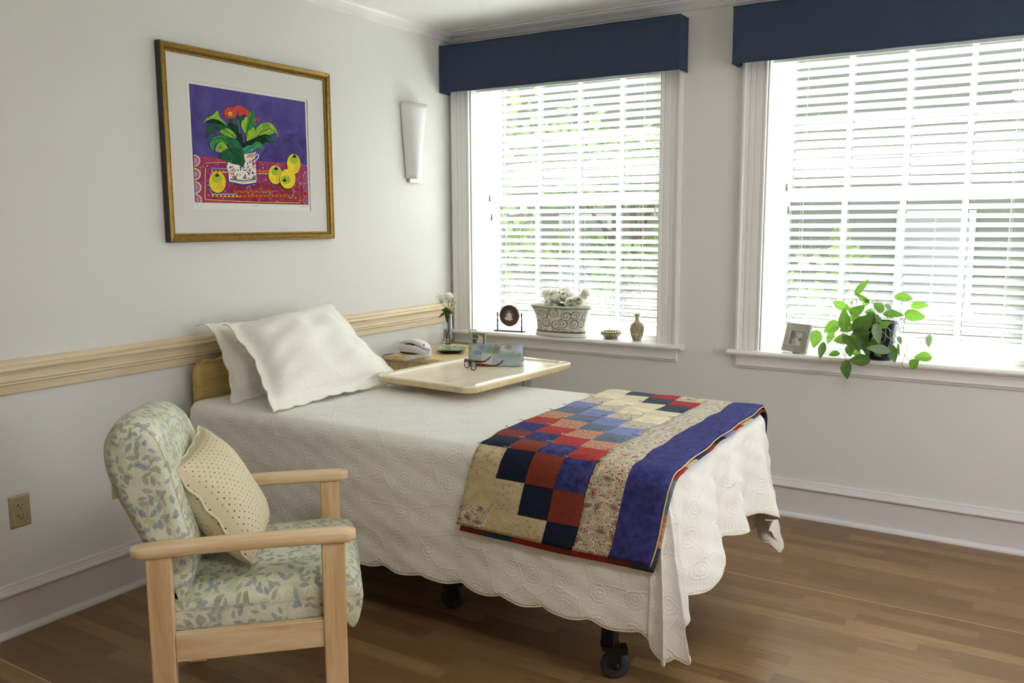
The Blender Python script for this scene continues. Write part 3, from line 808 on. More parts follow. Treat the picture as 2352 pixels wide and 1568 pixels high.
bead_line((PY0+i_, PZ0+i_), (PY0+i_, PZ1-i_), 80); bead_line((PY1-i_, PZ0+i_), (PY1-i_, PZ1-i_), 80)
obj('bead_moulding', bd, M_GOLDL, t, True)
# art corners in the frame plane
AY0, AY1, AZ0, AZ1 = -1.900, -1.226, 1.579, 2.074
ib = 0.012
mb = MB()
ya, yb, za, zb = PY0+0.037, PY1-0.037, PZ0+0.037, PZ1-0.037
oa, ob, oc, od = AY0-ib, AY1+ib, AZ0-0.030, AZ1+ib
xm = 0.0165
for (p, q, r, s_) in ((ya, yb, za, oc), (ya, yb, od, zb), (ya, oa, oc, od), (ob, yb, oc, od)):
    mb.box(xm-0.003, xm, p, q, r, s_)
obj('mat_board', mb, M_MAT, t)
mb = MB().box(0.004, 0.0119, oa-0.01, ob+0.01, oc-0.01, od+0.01)
obj('print_paper', mb, M_PAPER, t)
# homography from the picture's own drawing grid (0..1473, 0..1568) to the unit square
def homog(src):
    (x0, y0), (x1, y1), (x2, y2), (x3, y3) = src
    dx1, dx2, dx3 = x1-x2, x3-x2, x0-x1+x2-x3
    dy1, dy2, dy3 = y1-y2, y3-y2, y0-y1+y2-y3
    a13 = (dx3*dy2-dy3*dx2)/(dx1*dy2-dy1*dx2); a23 = (dx1*dy3-dy1*dx3)/(dx1*dy2-dy1*dx2)
    Mx = Matrix(((x1-x0+a13*x1, x3-x0+a23*x3, x0), (y1-y0+a13*y1, y3-y0+a23*y3, y0), (a13, a23, 1)))
    return Mx.inverted()
HM = homog([(88, 118), (1350, 296), (1363, 1432), (105, 1392)])
ACNT = [0]
def AP(x, y, layer):
    v = HM @ Vector((x, y, 1)); u, w_ = v.x/v.z, v.y/v.z
    u = min(max(u, 0), 1); w_ = min(max(w_, 0), 1)
    return (0.0122+0.00016*layer+(ACNT[0] % 31)*5e-6, AY0+(AY1-AY0)*u, AZ1-(AZ1-AZ0)*w_)
PC = {}
AM = []
def pc(h, h2=None, sc=30):
    k = (h, h2)
    if k not in PC:
        n = NT('artwork_paint', 0.75, 0, None, 0.1)
        if h2: n.base(n.mix(n.ramp(n.noise(n.obj(), sc, 4, 0.6, 0.5), [(0.35, 0.0), (0.65, 1.0)]), H(h), H(h2)))
        else: n.base(H(h))
        AM.append(n.mat); PC[k] = len(AM)-1
    return PC[k]
art = MB()
def poly(pts, layer, col, rnd=True):
    if rnd and len(pts) > 3:     # soften outline (Catmull-Rom)
        o_ = []
        N = len(pts)
        for i in range(N):
            p0, p1, p2, p3 = pts[i-1], pts[i], pts[(i+1) % N], pts[(i+2) % N]
            for q in (0, 1/3, 2/3):
                o_.append(tuple(0.5*((2*p1[k])+(-p0[k]+p2[k])*q+(2*p0[k]-5*p1[k]+4*p2[k]-p3[k])*q*q+(-p0[k]+3*p1[k]-3*p2[k]+p3[k])*q**3) for k in (0, 1)))
        pts = o_
    ACNT[0] += 1
    art.add([AP(x, y, layer) for x, y in pts], [tuple(range(len(pts)))[::-1]], col)
def stroke(pts, w_, layer, col, jit=0.0):
    for (x0, y0), (x1, y1) in zip(pts[:-1], pts[1:]):
        L = sqrt((x1-x0)**2+(y1-y0)**2) or 1; ACNT[0] += 1
        nx, ny = -(y1-y0)/L*w_/2, (x1-x0)/L*w_/2
        art.add([AP(x0+nx, y0+ny, layer), AP(x0-nx, y0-ny, layer), AP(x1-nx, y1-ny, layer), AP(x1+nx, y1+ny, layer)], [(0, 1, 2, 3)], col)
def ell(cx, cy, rx, ry, layer, col, rot=0, n_=18, a0=0, a1=2*pi):
    pts = []
    for k in range(n_):
        q = a0+(a1-a0)*k/(n_-(0 if abs(a1-a0-2*pi) < 1e-6 else 1)); x, y = rx*cos(q), ry*sin(q)
        pts.append((cx+x*cos(rot)-y*sin(rot), cy+x*sin(rot)+y*cos(rot)))
    poly(pts, layer, col, False)
PUR = pc('#4a4080', '#5a5094', 14); PUR2 = pc('#40366f', '#4f4686', 20)
poly([(88, 118), (1350, 296), (1363, 1432), (105, 1392)], 0, PUR, False)
poly([(850, 860), (1000, 720), (1200, 640), (1356, 700), (1360, 1000), (820, 950)], 1, PUR2)
CLO = pc('#8a2f5c', '#9c3f78', 40); RED = pc('#a8383c', '#b54858', 40); CLO2 = pc('#7c2446', '#96383c', 40)
poly([(101, 893), (300, 905), (480, 935), (800, 945), (1100, 968), (1358, 990), (1363, 1432), (105, 1392)], 2, RED, False)
poly([(102, 918), (470, 950), (800, 965), (1100, 985), (1358, 1004), (1362, 1412), (600, 1396), (400, 1378), (105, 1375)], 3, CLO, False)
poly([(500, 1200), (900, 1190), (1250, 1200), (1362, 1300), (1362, 1430), (640, 1402)], 4, CLO2)
YEL = pc('#e2c33c'); ORG = pc('#c9722c'); LBL = pc('#6f9bd0'); PNK = pc('#c07fa6'); MAG = pc('#a3498c'); DBL = pc('#3d4a98'); CRM = pc('#e8dcc0'); RDD = pc('#9c2f2a')
rg = random.Random(5)
for k in range(620):
    x = rg.uniform(110, 1355); y = rg.uniform(960, 1400)
    if 300 < x < 1190 and 1060 < y < 1290 and rg.random() < 0.4: continue
    ell(x, y, rg.uniform(5, 15), rg.uniform(3, 9), 5, rg.choice([LBL, ORG, RDD, MAG, PNK, DBL, RDD, MAG]), rg.uniform(0, 3), 7)
# cloth border bands
stroke([(232, 965), (225, 1100), (212, 1362)], 8, 6, YEL); stroke([(215, 1362), (500, 1380), (800, 1398), (1270, 1408)], 7, 6, YEL); stroke([(1268, 1408), (1264, 1230), (1258, 1060)], 5, 6, ORG)
stroke([(232, 966), (350, 960), (465, 962)], 6, 6, YEL)
stroke([(296, 1022), (470, 1030)], 12, 6, LBL); stroke([(296, 1026), (286, 1300)], 10, 6, LBL); stroke([(288, 1300), (560, 1305)], 12, 6, LBL)
stroke([(300, 1058), (465, 1060)], 26, 6, YEL); stroke([(290, 1318), (560, 1326), (840, 1326), (1190, 1332)], 26, 6, ORG); stroke([(290, 1318), (600, 1328)], 26, 7, YEL)
stroke([(1190, 1330), (1196, 1240)], 7, 6, LBL)
stroke([(780, 1052), (920, 1056)], 22, 6, ORG); stroke([(790, 1080), (915, 1084)], 10, 6, YEL)
for k in range(4): poly([(300+k*42, 1058), (342+k*42, 1060), (321+k*42, 1032)], 8, RDD, False)
for k in range(20): poly([(300+k*44, 1312+k*0.6), (342+k*44, 1312+k*0.6), (321+k*44, 1338+k*0.6)], 8, RDD, False)
for k in range(7): ell(560+k*64, 1268, 30, 24, 6, ORG, 0, 10, 0, pi); 
for k in range(7): ell(560+k*64, 1268, 18, 14, 7, RDD, 0, 10, 0, pi)
for (cx, cy, r) in ((108, 940, 70), (106, 1085, 72), (108, 1230, 72), (112, 1365, 68)):
    for rr_, cl_, la in ((1.0, YEL, 6), (0.82, LBL, 7), (0.66, MAG, 8), (0.5, PNK, 9)):
        ell(cx, cy, r*rr_, r*rr_*0.95, la, cl_, 0, 16, -pi/2, pi/2)
for (cx, cy, r) in ((1360, 1120, 55), (1362, 1240, 58), (1362, 1385, 62)):
    for rr_, cl_, la in ((1.0, ORG, 6), (0.8, DBL, 7), (0.62, MAG, 8)):
        ell(cx, cy, r*rr_, r*rr_, la, cl_, 0, 16, pi/2, 3*pi/2)
for (cx, cy) in ((250, 995), (255, 1205), (252, 1315), (1215, 1355), (860, 1020)):
    for k in range(6):
        q = k*pi/3; ell(cx+20*cos(q), cy+20*sin(q), 12, 12, 8, RDD, 0, 8)
    ell(cx, cy, 12, 12, 9, LBL, 0, 8)
# jug
WHT = pc('#dcd8d0', '#efece4', 30); DB = pc('#2c3f8c'); BRN = pc('#7c4a28')
poly([(474, 965), (640, 880), (660, 850), (782, 838), (772, 890), (778, 1000), (776, 1190), (700, 1205), (560, 1200), (488, 1180), (478, 1080)], 10, WHT)
stroke([(662, 862), (780, 842)], 16, 11, DB); stroke([(680, 880), (776, 860)], 6, 11, ORG); stroke([(675, 905), (772, 892)], 12, 11, ORG); stroke([(690, 886), (770, 874)], 8, 12, BRN)
poly([(492, 1170), (640, 1196), (776, 1180), (774, 1200), (640, 1212), (500, 1190)], 11, DB)
stroke([(492, 1140), (640, 1160), (776, 1142)], 12, 11, DB); stroke([(494, 1156), (640, 1176), (776, 1160)], 7, 11, ORG)
stroke([(770, 900), (800, 868), (818, 885), (800, 920), (772, 945)], 9, 11, WHT); stroke([(772, 905), (798, 878), (810, 888)], 3, 12, DB)
for k in range(120):
    x = rg.uniform(486, 772); y = rg.uniform(920, 1130)
    if x < 640 and y < 1000: continue
    ell(x, y, rg.uniform(5, 14), rg.uniform(4, 9), 12, rg.choice([DB, DB, ORG, BRN, RDD, DB, DB, ORG]), rg.uniform(0, 3), 7)
for k in range(18):
    q = k/17; ell(560+q*210, 1050+50*sin(q*pi*2.0)+20*sin(q*pi), 9, 9, 13, WHT, 0, 8)
for k in range(5): poly([(520+k*52, 1140), (572+k*52, 1140), (546+k*52, 1098)], 12, [pc('#4f7a40'), WHT][k % 2], False)
stroke([(700, 915), (705, 1000)], 9, 13, WHT); stroke([(728, 915), (730, 1010)], 9, 13, WHT); stroke([(750, 915), (755, 990)], 7, 13, RDD)
for k in range(9): ell(800, 965+k*16, 9, 5, 11, DB, 0.4, 7)
# foliage
DG = pc('#1c4a34', '#2c6a44', 50); MG = pc('#2c7a40', '#4a9a48', 50); LG = pc('#5f9c34', '#9cc040', 50); BK = pc('#122420', '#1d3c30', 60); YG = pc('#a8b838', '#7fae3c', 50)
poly([(228, 535), (262, 482), (330, 452), (380, 405), (400, 470), (450, 520), (490, 580), (420, 560), (330, 520), (260, 525)], 11, LG)
poly([(232, 535), (300, 495), (380, 500), (470, 560), (520, 640), (430, 580), (340, 535)], 12, BK)
poly([(252, 690), (262, 590), (330, 545), (440, 560), (540, 620), (580, 690), (480, 690), (400, 620), (320, 610), (272, 700)], 13, DG)
poly([(400, 620), (480, 590), (560, 650), (570, 700), (480, 680), (420, 650)], 14, LG)
poly([(482, 560), (520, 530), (600, 580), (640, 700), (640, 840), (560, 760), (500, 640)], 12, BK)
poly([(632, 560), (660, 480), (720, 470), (730, 520), (690, 600), (670, 640), (650, 600)], 12, YG)
poly([(720, 430), (770, 388), (782, 460), (770, 560), (760, 640), (700, 740), (676, 720), (680, 620), (700, 520)], 13, MG)
poly([(690, 640), (740, 600), (778, 580), (760, 660), (720, 740), (690, 730)], 14, YG)
stroke([(770, 400), (735, 500), (700, 600), (682, 730)], 6, 15, BK)
poly([(720, 740), (760, 640), (850, 540), (950, 530), (1010, 590), (1042, 685), (1000, 640), (930, 660), (840, 690), (760, 750)], 14, LG)
poly([(850, 620), (920, 570), (960, 610), (900, 650)], 15, YG)
stroke([(1030, 660), (950, 590), (860, 620), (770, 720)], 6, 16, BK)
poly([(640, 760), (760, 700), (900, 650), (985, 710), (970, 752), (900, 740), (860, 760), (740, 780), (660, 800)], 15, BK)
poly([(740, 780), (800, 730), (850, 760), (862, 812), (800, 800)], 16, MG)
poly([(900, 670), (985, 705), (962, 750), (920, 720)], 16, DG)
poly([(640, 880), (640, 820), (700, 775), (790, 790), (760, 830), (680, 860)], 16, pc('#2f8066', '#4aa088', 50))
poly([(282, 770), (310, 700), (390, 670), (480, 680), (560, 720), (600, 790), (520, 770), (400, 740), (340, 760), (320, 828)], 15, MG)
poly([(340, 830), (370, 760), (430, 740), (480, 800), (470, 840), (400, 850)], 16, LG)
poly([(385, 920), (420, 840), (500, 800), (560, 780), (640, 840), (655, 920), (640, 1015), (590, 990), (520, 975), (470, 950)], 17, DG)
poly([(470, 700), (560, 700), (640, 800), (650, 900), (600, 900), (540, 840), (490, 780)], 16, pc('#1f6048', '#2f7a50', 50))
for st_ in ([(300, 720), (400, 690), (500, 740), (600, 850)], [(470, 770), (520, 850), (600, 960), (640, 1015)], [(260, 640), (330, 580), (440, 600), (560, 690)], [(650, 860), (720, 800), (780, 790)], [(400, 900), (480, 830), (560, 800)]):
    stroke(st_, 6, 18, BK)
for (x, y, a, L, n_) in ((500, 700, 0.5, 90, 5), (560, 860, 1.0, 110, 6), (400, 800, 0.3, 60, 4), (900, 600, -0.5, 110, 6), (735, 560, -1.3, 100, 6), (330, 640, 0.2, 60, 4), (860, 700, -0.3, 90, 5), (600, 920, 1.1, 80, 5)):
    for k in range(n_):
        bx, by = x+cos(a)*L*(k/n_-0.5), y+sin(a)*L*(k/n_-0.5)
        for s_ in (-1, 1): stroke([(bx, by), (bx+cos(a+s_*0.9)*26, by+sin(a+s_*0.9)*26)], 3, 18, BK)
stroke([(530, 500), (545, 600), (560, 700)], 10, 13, BK); stroke([(600, 480), (608, 560), (612, 640)], 12, 12, MG); stroke([(632, 490), (622, 570)], 9, 12, DG)
# flowers
F1 = pc('#b53a34', '#c4503f', 60); F2 = pc('#cf5a58')
for cx, cy, r, sq in ((515, 432, 78, 1.0), (610, 405, 80, 0.85), (665, 425, 70, 0.8), (808, 502, 34, 0.9)):
    for k in range(30):
        q = 2*pi*k/30
        if sq < 1 and sin(q) > 0.75: continue
        w_ = 0.15
        poly([(cx+6*cos(q), cy+6*sin(q)), (cx+r*0.7*cos(q-w_), cy+r*0.7*sin(q-w_)*sq), (cx+r*cos(q), cy+r*sin(q)*sq), (cx+r*0.7*cos(q+w_), cy+r*0.7*sin(q+w_)*sq)], 14+(k % 2), [F1, F2][k % 3 == 0], False)
ell(517, 436, 24, 22, 17, YEL); ell(519, 440, 11, 9, 18, ORG)
poly([(576, 470), (600, 455), (668, 470), (660, 500), (600, 505)], 13, DG); poly([(490, 490), (548, 485), (530, 520), (505, 515)], 16, DG); poly([(775, 535), (808, 530), (790, 570)], 13, MG)
# fruit
FY = pc('#d9bf2e', '#e6d23c', 30); FG = pc('#a9b838', '#8fae3a', 30)
la_ = 12
for cx, cy, rx, ry, sx_, sy_ in ((352, 1175, 92, 116, 350, 1100), (992, 1096, 78, 104, 1002, 1030), (1202, 978, 76, 112, 1212, 895), (1128, 1142, 90, 110, 1092, 1160)):
    la_ += 2
    ell(cx, cy+6, rx*1.05, ry*1.03, la_, BK); ell(cx, cy, rx, ry, la_+1, FY)
    ell(cx+(sx_-cx)*0.6, cy+(sy_-cy)*0.55, rx*0.62, ry*0.42, la_+2, FG); ell(cx+rx*0.35, cy+ry*0.4, rx*0.35, ry*0.35, la_+1.3, pc('#d3ac34', '#d9bf2e'))
    ell(sx_, sy_, 22, 15, la_+3, BK); stroke([(sx_, sy_), (sx_+4, sy_-32)], 9, la_+4, BK)
art_o = obj('still_life_print', art, AM, t)
# pencilled title and signature under the print
wr = MB()
def scrib(y0, z0, n_, amp=0.0035):
    pts = [(0.0124, y0+k*0.0022, z0+amp*sin(k*1.9)*cos(k*0.7)) for k in range(n_)]
    wr.tube(pts, 0.0005, 4)
M_PENC = plain('pencil_grey', '#8d8d8a', 0.8)
for nm_, y_, k_ in (('edition_mark', AY0+0.002, 8), ('pencil_title', -1.59, 20), ('pencil_signature', AY1-0.066, 30)):
    wr = MB(); scrib(y_, AZ0-0.010, k_); obj(nm_, wr, M_PENC, t)
# --- wall sconce
cy_, z0, z1 = -0.398, 1.738, 2.152
t = thing('wall_sconce', 'tapered white glass wall sconce between the painting and left window', 'sconce', (0, cy_, 1.715))
obj('back_plate', MB().box(0.001, 0.022, -0.427, -0.313, 1.716, 2.10), M_NICKEL, t, bevel=0.001)
sh = MB()
def shf(u, v):
    q = pi*u
    hw = 0.030+(0.095-0.030)*v
    c0 = -0.414+0.026*v
    return (0.006+(0.062+0.026*v)*sin(q), c0-hw*cos(q), z0+(z1-z0)*v+0.0)
sh.grid(shf, 28, 12)
o = obj('lamp_shade', sh, M_SCONCE, t, True, solid=0.004)
# --- outlets
def outlet(y, z, lab, dot=True):
    t = thing('wall_outlet', lab, 'outlet', (0, y, z))
    pl = MB(); a, b = 0.0395, 0.0615
    vs = [(0.0, y-a, z-b), (0.0, y+a, z-b), (0.0, y+a, z+b), (0.0, y-a, z+b)]
    c = 0.008
    vs += [(0.0065, y-a+c, z-b+c), (0.0065, y+a-c, z-b+c), (0.0065, y+a-c, z+b-c), (0.0065, y-a+c, z+b-c)]
    pl.add(vs, [(0, 1, 5, 4), (1, 2, 6, 5), (2, 3, 7, 6), (3, 0, 4, 7), (4, 5, 6, 7)])
    obj('cover_plate', pl, M_IVORY, t, bevel=0.0015)
    for k, dz in ((0, 0.0195), (1, -0.0195)):
        s_ = MB(); pts = []
        for q in range(24):
            a_ = 2*pi*q/24
            pts.append((y+max(-0.0168, min(0.0168, 0.0172*cos(a_)*1.12)), z+dz+max(-0.0138, min(0.0138, 0.0172*sin(a_)))))
        s_.prism(pts, 'x', 0.006, 0.0078)
        sk = obj('socket', s_, M_IVORY, t)
        h = MB()
        h.box(0.0076, 0.0080, y-0.0088, y-0.0062, z+dz-0.001, z+dz+0.0085); h.box(0.0076, 0.0080, y-0.0128, y-0.0088, z+dz+0.0022, z+dz+0.0048)
        h.box(0.0076, 0.0080, y+0.0055, y+0.0078, z+dz, z+dz+0.0075)
        h.disc((0.00805, y-0.0005, z+dz-0.0075), 0.0028, 12, 0, (1, 0, 0))
        obj('slots', h, M_BLACK, sk)
        if k == 1 and dot: obj('green_dot', MB().disc((0.00806, y+0.0085, z+dz-0.0065), 0.0022, 12, 0, (1, 0, 0)), plain('green_mark', '#1d4a34', 0.5), sk)
    obj('screw', MB().disc((0.0067, y, z), 0.003, 12, 0, (1, 0, 0)), M_IVORY, t)
outlet(-2.735, 0.449, 'ivory wall outlet near the floor at the far left, fully in view')
outlet(-2.328, 0.449, 'ivory wall outlet mostly hidden behind the armchair back')
# ================================================================== BED
BX0, BX1, BY0, BY1, BZ = 0.112, 2.242, -2.060, -0.995, 0.742
t = thing('hospital_bed', 'black metal bed frame on casters with a maple-look headboard', 'bed', (1.15, -1.53, 0))
hb = MB()
hy0, hy1 = -1.992, -1.045
pts = [(hy0, 0.28), (hy0, 0.845)]
for k in range(1, 9):
    q = pi-k*pi/2/8; pts.append((hy0+0.062+0.062*cos(q), 0.845+0.062*sin(q)))
N_ = 30
for k in range(1, N_):
    f = k/N_; y = hy0+0.062+(hy1-hy0-0.124)*f
    pts.append((y, 0.905-0.006*sin(min(f/0.12, 1)*pi)+0.055*(0.5-0.5*cos(pi*min(1, max(0, (min(f, 1-f)-0.06)/0.22))))))
for k in range(0, 9):
    q = pi/2-k*pi/2/8; pts.append((hy1-0.062+0.062*cos(q), 0.845+0.062*sin(q)))
pts += [(hy1, 0.28)]
hb.prism(pts, 'x', 0.048, 0.078)
o = obj('headboard', hb, M_HEADB, t, bevel=0.003)
el = MB(); el.tube([(0.063, y, z) for y, z in pts[1:-1]], 0.0149, 6)
fr = MB()
for y in (-1.93, -1.10): fr.box(0.09, 2.16, y-0.02, y+0.02, 0.34, 0.40)
for x in (0.12, 0.75, 1.4, 2.10): fr.box(x-0.02, x+0.02, -1.93, -1.10, 0.335, 0.385)
fr.box(0.079, 0.12, -1.60, -1.44, 0.33, 0.42)
obj('bed_frame', fr, M_DARK, t, bevel=0.003)
mt = MB().box(BX0+0.02, BX1-0.03, BY0+0.035, BY1-0.035, 0.405, BZ-0.012)
obj('mattress', mt, plain('grey_mattress_ticking', '#8b8f98', 0.8), t, bevel=0.04, seg=4)
def leg(x, y, ang, brace=None):
    l = MB(); l.box(x-0.022, x+0.022, y-0.022, y+0.022, 0.115, 0.36)
    if brace:
        bx = x+brace*0.14
        l.add([(x, y-0.012, 0.20), (x, y+0.012, 0.20), (x, y+0.012, 0.235), (x, y-0.012, 0.235), (bx, y-0.012, 0.335), (bx, y+0.012, 0.335), (bx, y+0.012, 0.36), (bx, y-0.012, 0.36)],
              [(0, 1, 2, 3), (7, 6, 5, 4), (0, 4, 5, 1), (1, 5, 6, 2), (2, 6, 7, 3), (3, 7, 4, 0)])
    lo = obj('leg', l, M_DARK, t, bevel=0.002)
    u = Vector((cos(ang), sin(ang), 0)); v = Vector((-sin(ang), cos(ang), 0))
    fk = MB(); c = Vector((x, y, 0))
    fk.obox(c+Vector((0, 0, 0.112)), u, v, (0, 0, 1), 0.028, 0.026, 0.007)
    for s_ in (-1, 1): fk.obox(c+v*0.022*s_+u*0.012+Vector((0, 0, 0.080)), u, v, (0, 0, 1), 0.022, 0.0025, 0.034)
    fk.obox(c+u*0.046+Vector((0, 0, 0.098)), u, v, (0, 0, 1), 0.010, 0.020, 0.012)
    obj('caster_fork', fk, M_DARK, lo)
    wc = c+u*0.018+Vector((0, 0, 0.048))
    obj('caster_wheel', MB().lathe([(0, -0.015), (0.030, -0.015), (0.040, -0.013), (0.047, -0.009), (0.048, 0), (0.047, 0.009), (0.040, 0.013), (0.030, 0.015), (0, 0.015)], wc, 28, 0, tuple(v)), M_RUBBER, lo, True)
    obj('caster_hub', MB().lathe([(0, -0.0262), (0.011, -0.0262), (0.012, -0.024), (0.012, 0.024), (0.011, 0.0262), (0, 0.0262)], wc, 16, 0, tuple(v)), M_DARK, lo, True)
leg(2.008, -1.945, radians(35), 1); leg(1.90, -1.14, radians(60), 1); leg(0.72, -1.78, radians(160)); leg(0.72, -1.10, radians(80)); leg(1.28, -1.78, radians(200))
# ------------------------------------------------------------------ bedspread
RC = 0.055   # plan corner radius
RE = 0.045   # edge rounding
DN, DF = 0.535, 0.460     # cloth drop at the sides and at the foot
def perim():
    """list of (px,py, nx,ny, along, kind, phi)"""
    out = []
    a0, a1 = BX0, BX1-RC
    n_ = 150
    for k in range(n_):
        f = k/n_; out.append((a0+(a1-a0)*f, BY0, 0, -1, (a1-a0)*f, 'n', 0))
    s0 = a1-a0
    nc = 60
    for k in range(nc+1):
        p = k/nc*pi/2; out.append((BX1-RC+RC*sin(p), BY0+RC-RC*cos(p), sin(p), -cos(p), s0+p*RC, 'c1', p))
    b0, b1 = BY0+RC, BY1-RC
    n2 = 90
    for k in range(1, n2):
        f = k/n2; out.append((BX1, b0+(b1-b0)*f, 1, 0, s0+0.1+(b1-b0)*f, 'f', 0))
    for k in range(nc+1):
        p = k/nc*pi/2; out.append((BX1-RC+RC*cos(p), BY1-RC+RC*sin(p), cos(p), sin(p), s0+1.2+p*RC, 'c2', p))
    n3 = 150
    for k in range(1, n3+1):
        f = k/n3; out.append((a1+(a0-a1)*f, BY1, 0, 1, s0+1.5+(a1-a0)*f, 's', 0))
    return out
PE = perim()
def sstep(a, b, x):
    x = min(1, max(0, (x-a)/(b-a))); return x*x*(3-2*x)
def scal(s): return 0.020*abs(sin(pi*s/0.168))**0.8
def cloth_drop(e):
    px, py, nx, ny, s, kind, p = e
    if kind == 'n' or kind == 's': return DN-0.02+scal(px+0.02)
    if kind == 'f': return 0.365+0.095*(1-sstep(-1.88, -1.45, py))+0.095*sstep(-1.30, -1.04, py)-0.02+scal(py+0.05)+0.012*sin((py+1.5)*9)
    # corners: distance from the corner to the straight cloth edge of the overhang
    if kind == 'c1': dn, df, q = DN, DF, p
    else: dn, df, q = DN, DF, pi/2-p
    rn = dn/max(cos(q), 1e-3); rf = df/max(sin(q), 1e-3)
    r = min(rn, rf)
    lim = 0.600 if kind == 'c1' else 0.66
    if r > lim: r = lim
    edge = (tan_ := (dn*math.tan(q) if rn < rf else df/math.tan(max(q, 1e-3))))
    return r-0.02+scal(edge*1.0+0.05)
def fold(e, d):
    """outward offset and sideways shift of the hanging cloth at depth d"""
    px, py, nx, ny, s, kind, p = e
    g = max(0.0, d-RE*1.2)
    o = 0.0; tsh = 0.0
    if kind in ('n', 's'):
        near = sstep(1.75, 2.2, px)
        o = 0.012*sin(px*7.1+0.6)*g/0.5+0.006*sin(px*19+2)*g/0.5*(1-near)
        o += 0.010*g
        o += near*0.002
    elif kind == 'f':
        yy = py
        o = g*(0.11+0.15*sin(yy*21.0+0.9)+0.07*sin(yy*37+1.0)*1.0)
    elif kind == 'c1':
        w_ = sin(p*2)**1.5 if p > 0 and p < pi/2-1e-6 else 0
        o0 = g*(0.012+0.088*sstep(0, pi/2, p))
        o = o0+g*w_*(0.13+0.14*sin(p*17.0-1.3))
        if p > 1.1: o += 0
        tsh = g*w_*0.05*sin(p*17.0-0.2)
    else:
        w_ = sin(p*2)**0.7 if p > 0 and p < pi/2-1e-6 else 0
        o = g*(0.04)+g*w_*(0.10+0.08*sin(p*9.0+0.4))
        tsh = g*w_*0.05*cos(p*9.0)
    return o, tsh
# match wave values where segments meet by blending offsets along the perimeter
NP = len(PE); ND = 44
offs = []
for i in range(NP):
    row = []
    for j in range(ND+1):
        d = cloth_drop(PE[i])*j/ND
        row.append(fold(PE[i], d))
    offs.append(row)
K_ = 5
sm = []
for i in range(NP):
    row = []
    for j in range(ND+1):
        a = b = 0; c = 0
        for k in range(-K_, K_+1):
            ii = min(NP-1, max(0, i+k)); wgt = K_+1-abs(k); a += offs[ii][j][0]*wgt; b += offs[ii][j][1]*wgt; c += wgt
        row.append((a/c, b/c))
    sm.append(row)
def cloth_point(i, j):
    e = PE[i]; px, py, nx, ny = e[:4]
    d = cloth_drop(e)*j/ND
    o, ts = sm[i][j]
    if d < RE*pi/2: oo = RE*sin(d/RE)-RE; zz = BZ-RE*(1-cos(d/RE))
    else:
        oo = 0; zz = BZ-RE-(d-RE*pi/2)*(1-0.10*min(1, abs(o)/0.15))
    tx, ty = -ny, nx
    wr = 0.0022*sin(px*60+d*31)+0.0018*sin(py*71+d*45)+0.0016*sin((px+py)*37-d*80)
    oo += wr*min(1, d/0.1)
    return Vector((px+nx*(oo+o)+tx*ts, py+ny*(oo+o)+ty*ts, zz))
sp = MB()
NT_ = 16
YC = (BY0+BY1)/2
def topz(x, y):
    return BZ+0.0022*sin(x*9+y*4)*sin(y*7)+0.0012*sin(x*23-y*31)
vs = []; uvg = []
for j in range(NT_+ND+1):
    for i in range(NP):
        e = PE[i]
        if j < NT_:
            f = j/NT_
            sx = min(e[0], BX1-0.55) if e[5] not in ('n', 's') else min(e[0], BX1-0.55)
            ex, ey = e[0]-e[2]*RE, e[1]-e[3]*RE
            x = sx+(ex-sx)*f; y = YC+(ey-YC)*f
            vs.append((x, y, topz(x, y) if f < 0.9 else BZ*1.0+(topz(x, y)-BZ)*(1-f)*10)); uvg.append((x, y))
        else:
            v = cloth_point(i, j-NT_); vs.append(v); d = cloth_drop(e)*(j-NT_)/ND
            uvg.append((e[0]+e[2]*(d-RE), e[1]+e[3]*(d-RE)))
fs = []; uvs = []
for j in range(NT_+ND):
    for i in range(NP-1):
        q = (j*NP+i, j*NP+i+1, (j+1)*NP+i+1, (j+1)*NP+i); fs.append(q[::-1]); uvs.append([uvg[k] for k in q[::-1]])
sp.add(vs, fs, 0, uvs)
bs = thing('bedspread', 'white quilted matelasse bedspread with scalloped hem draped over the bed', 'bedspread', (1.15, -1.53, 0))
obj('spread_cloth', sp, M_SPREAD, bs, True, merge=0.0003, solid=0.003)
hem = [cloth_point(i, ND) for i in range(NP)]
obj('hem_binding', MB().tube(hem, 0.0026, 6), M_CREAM, bs, True)
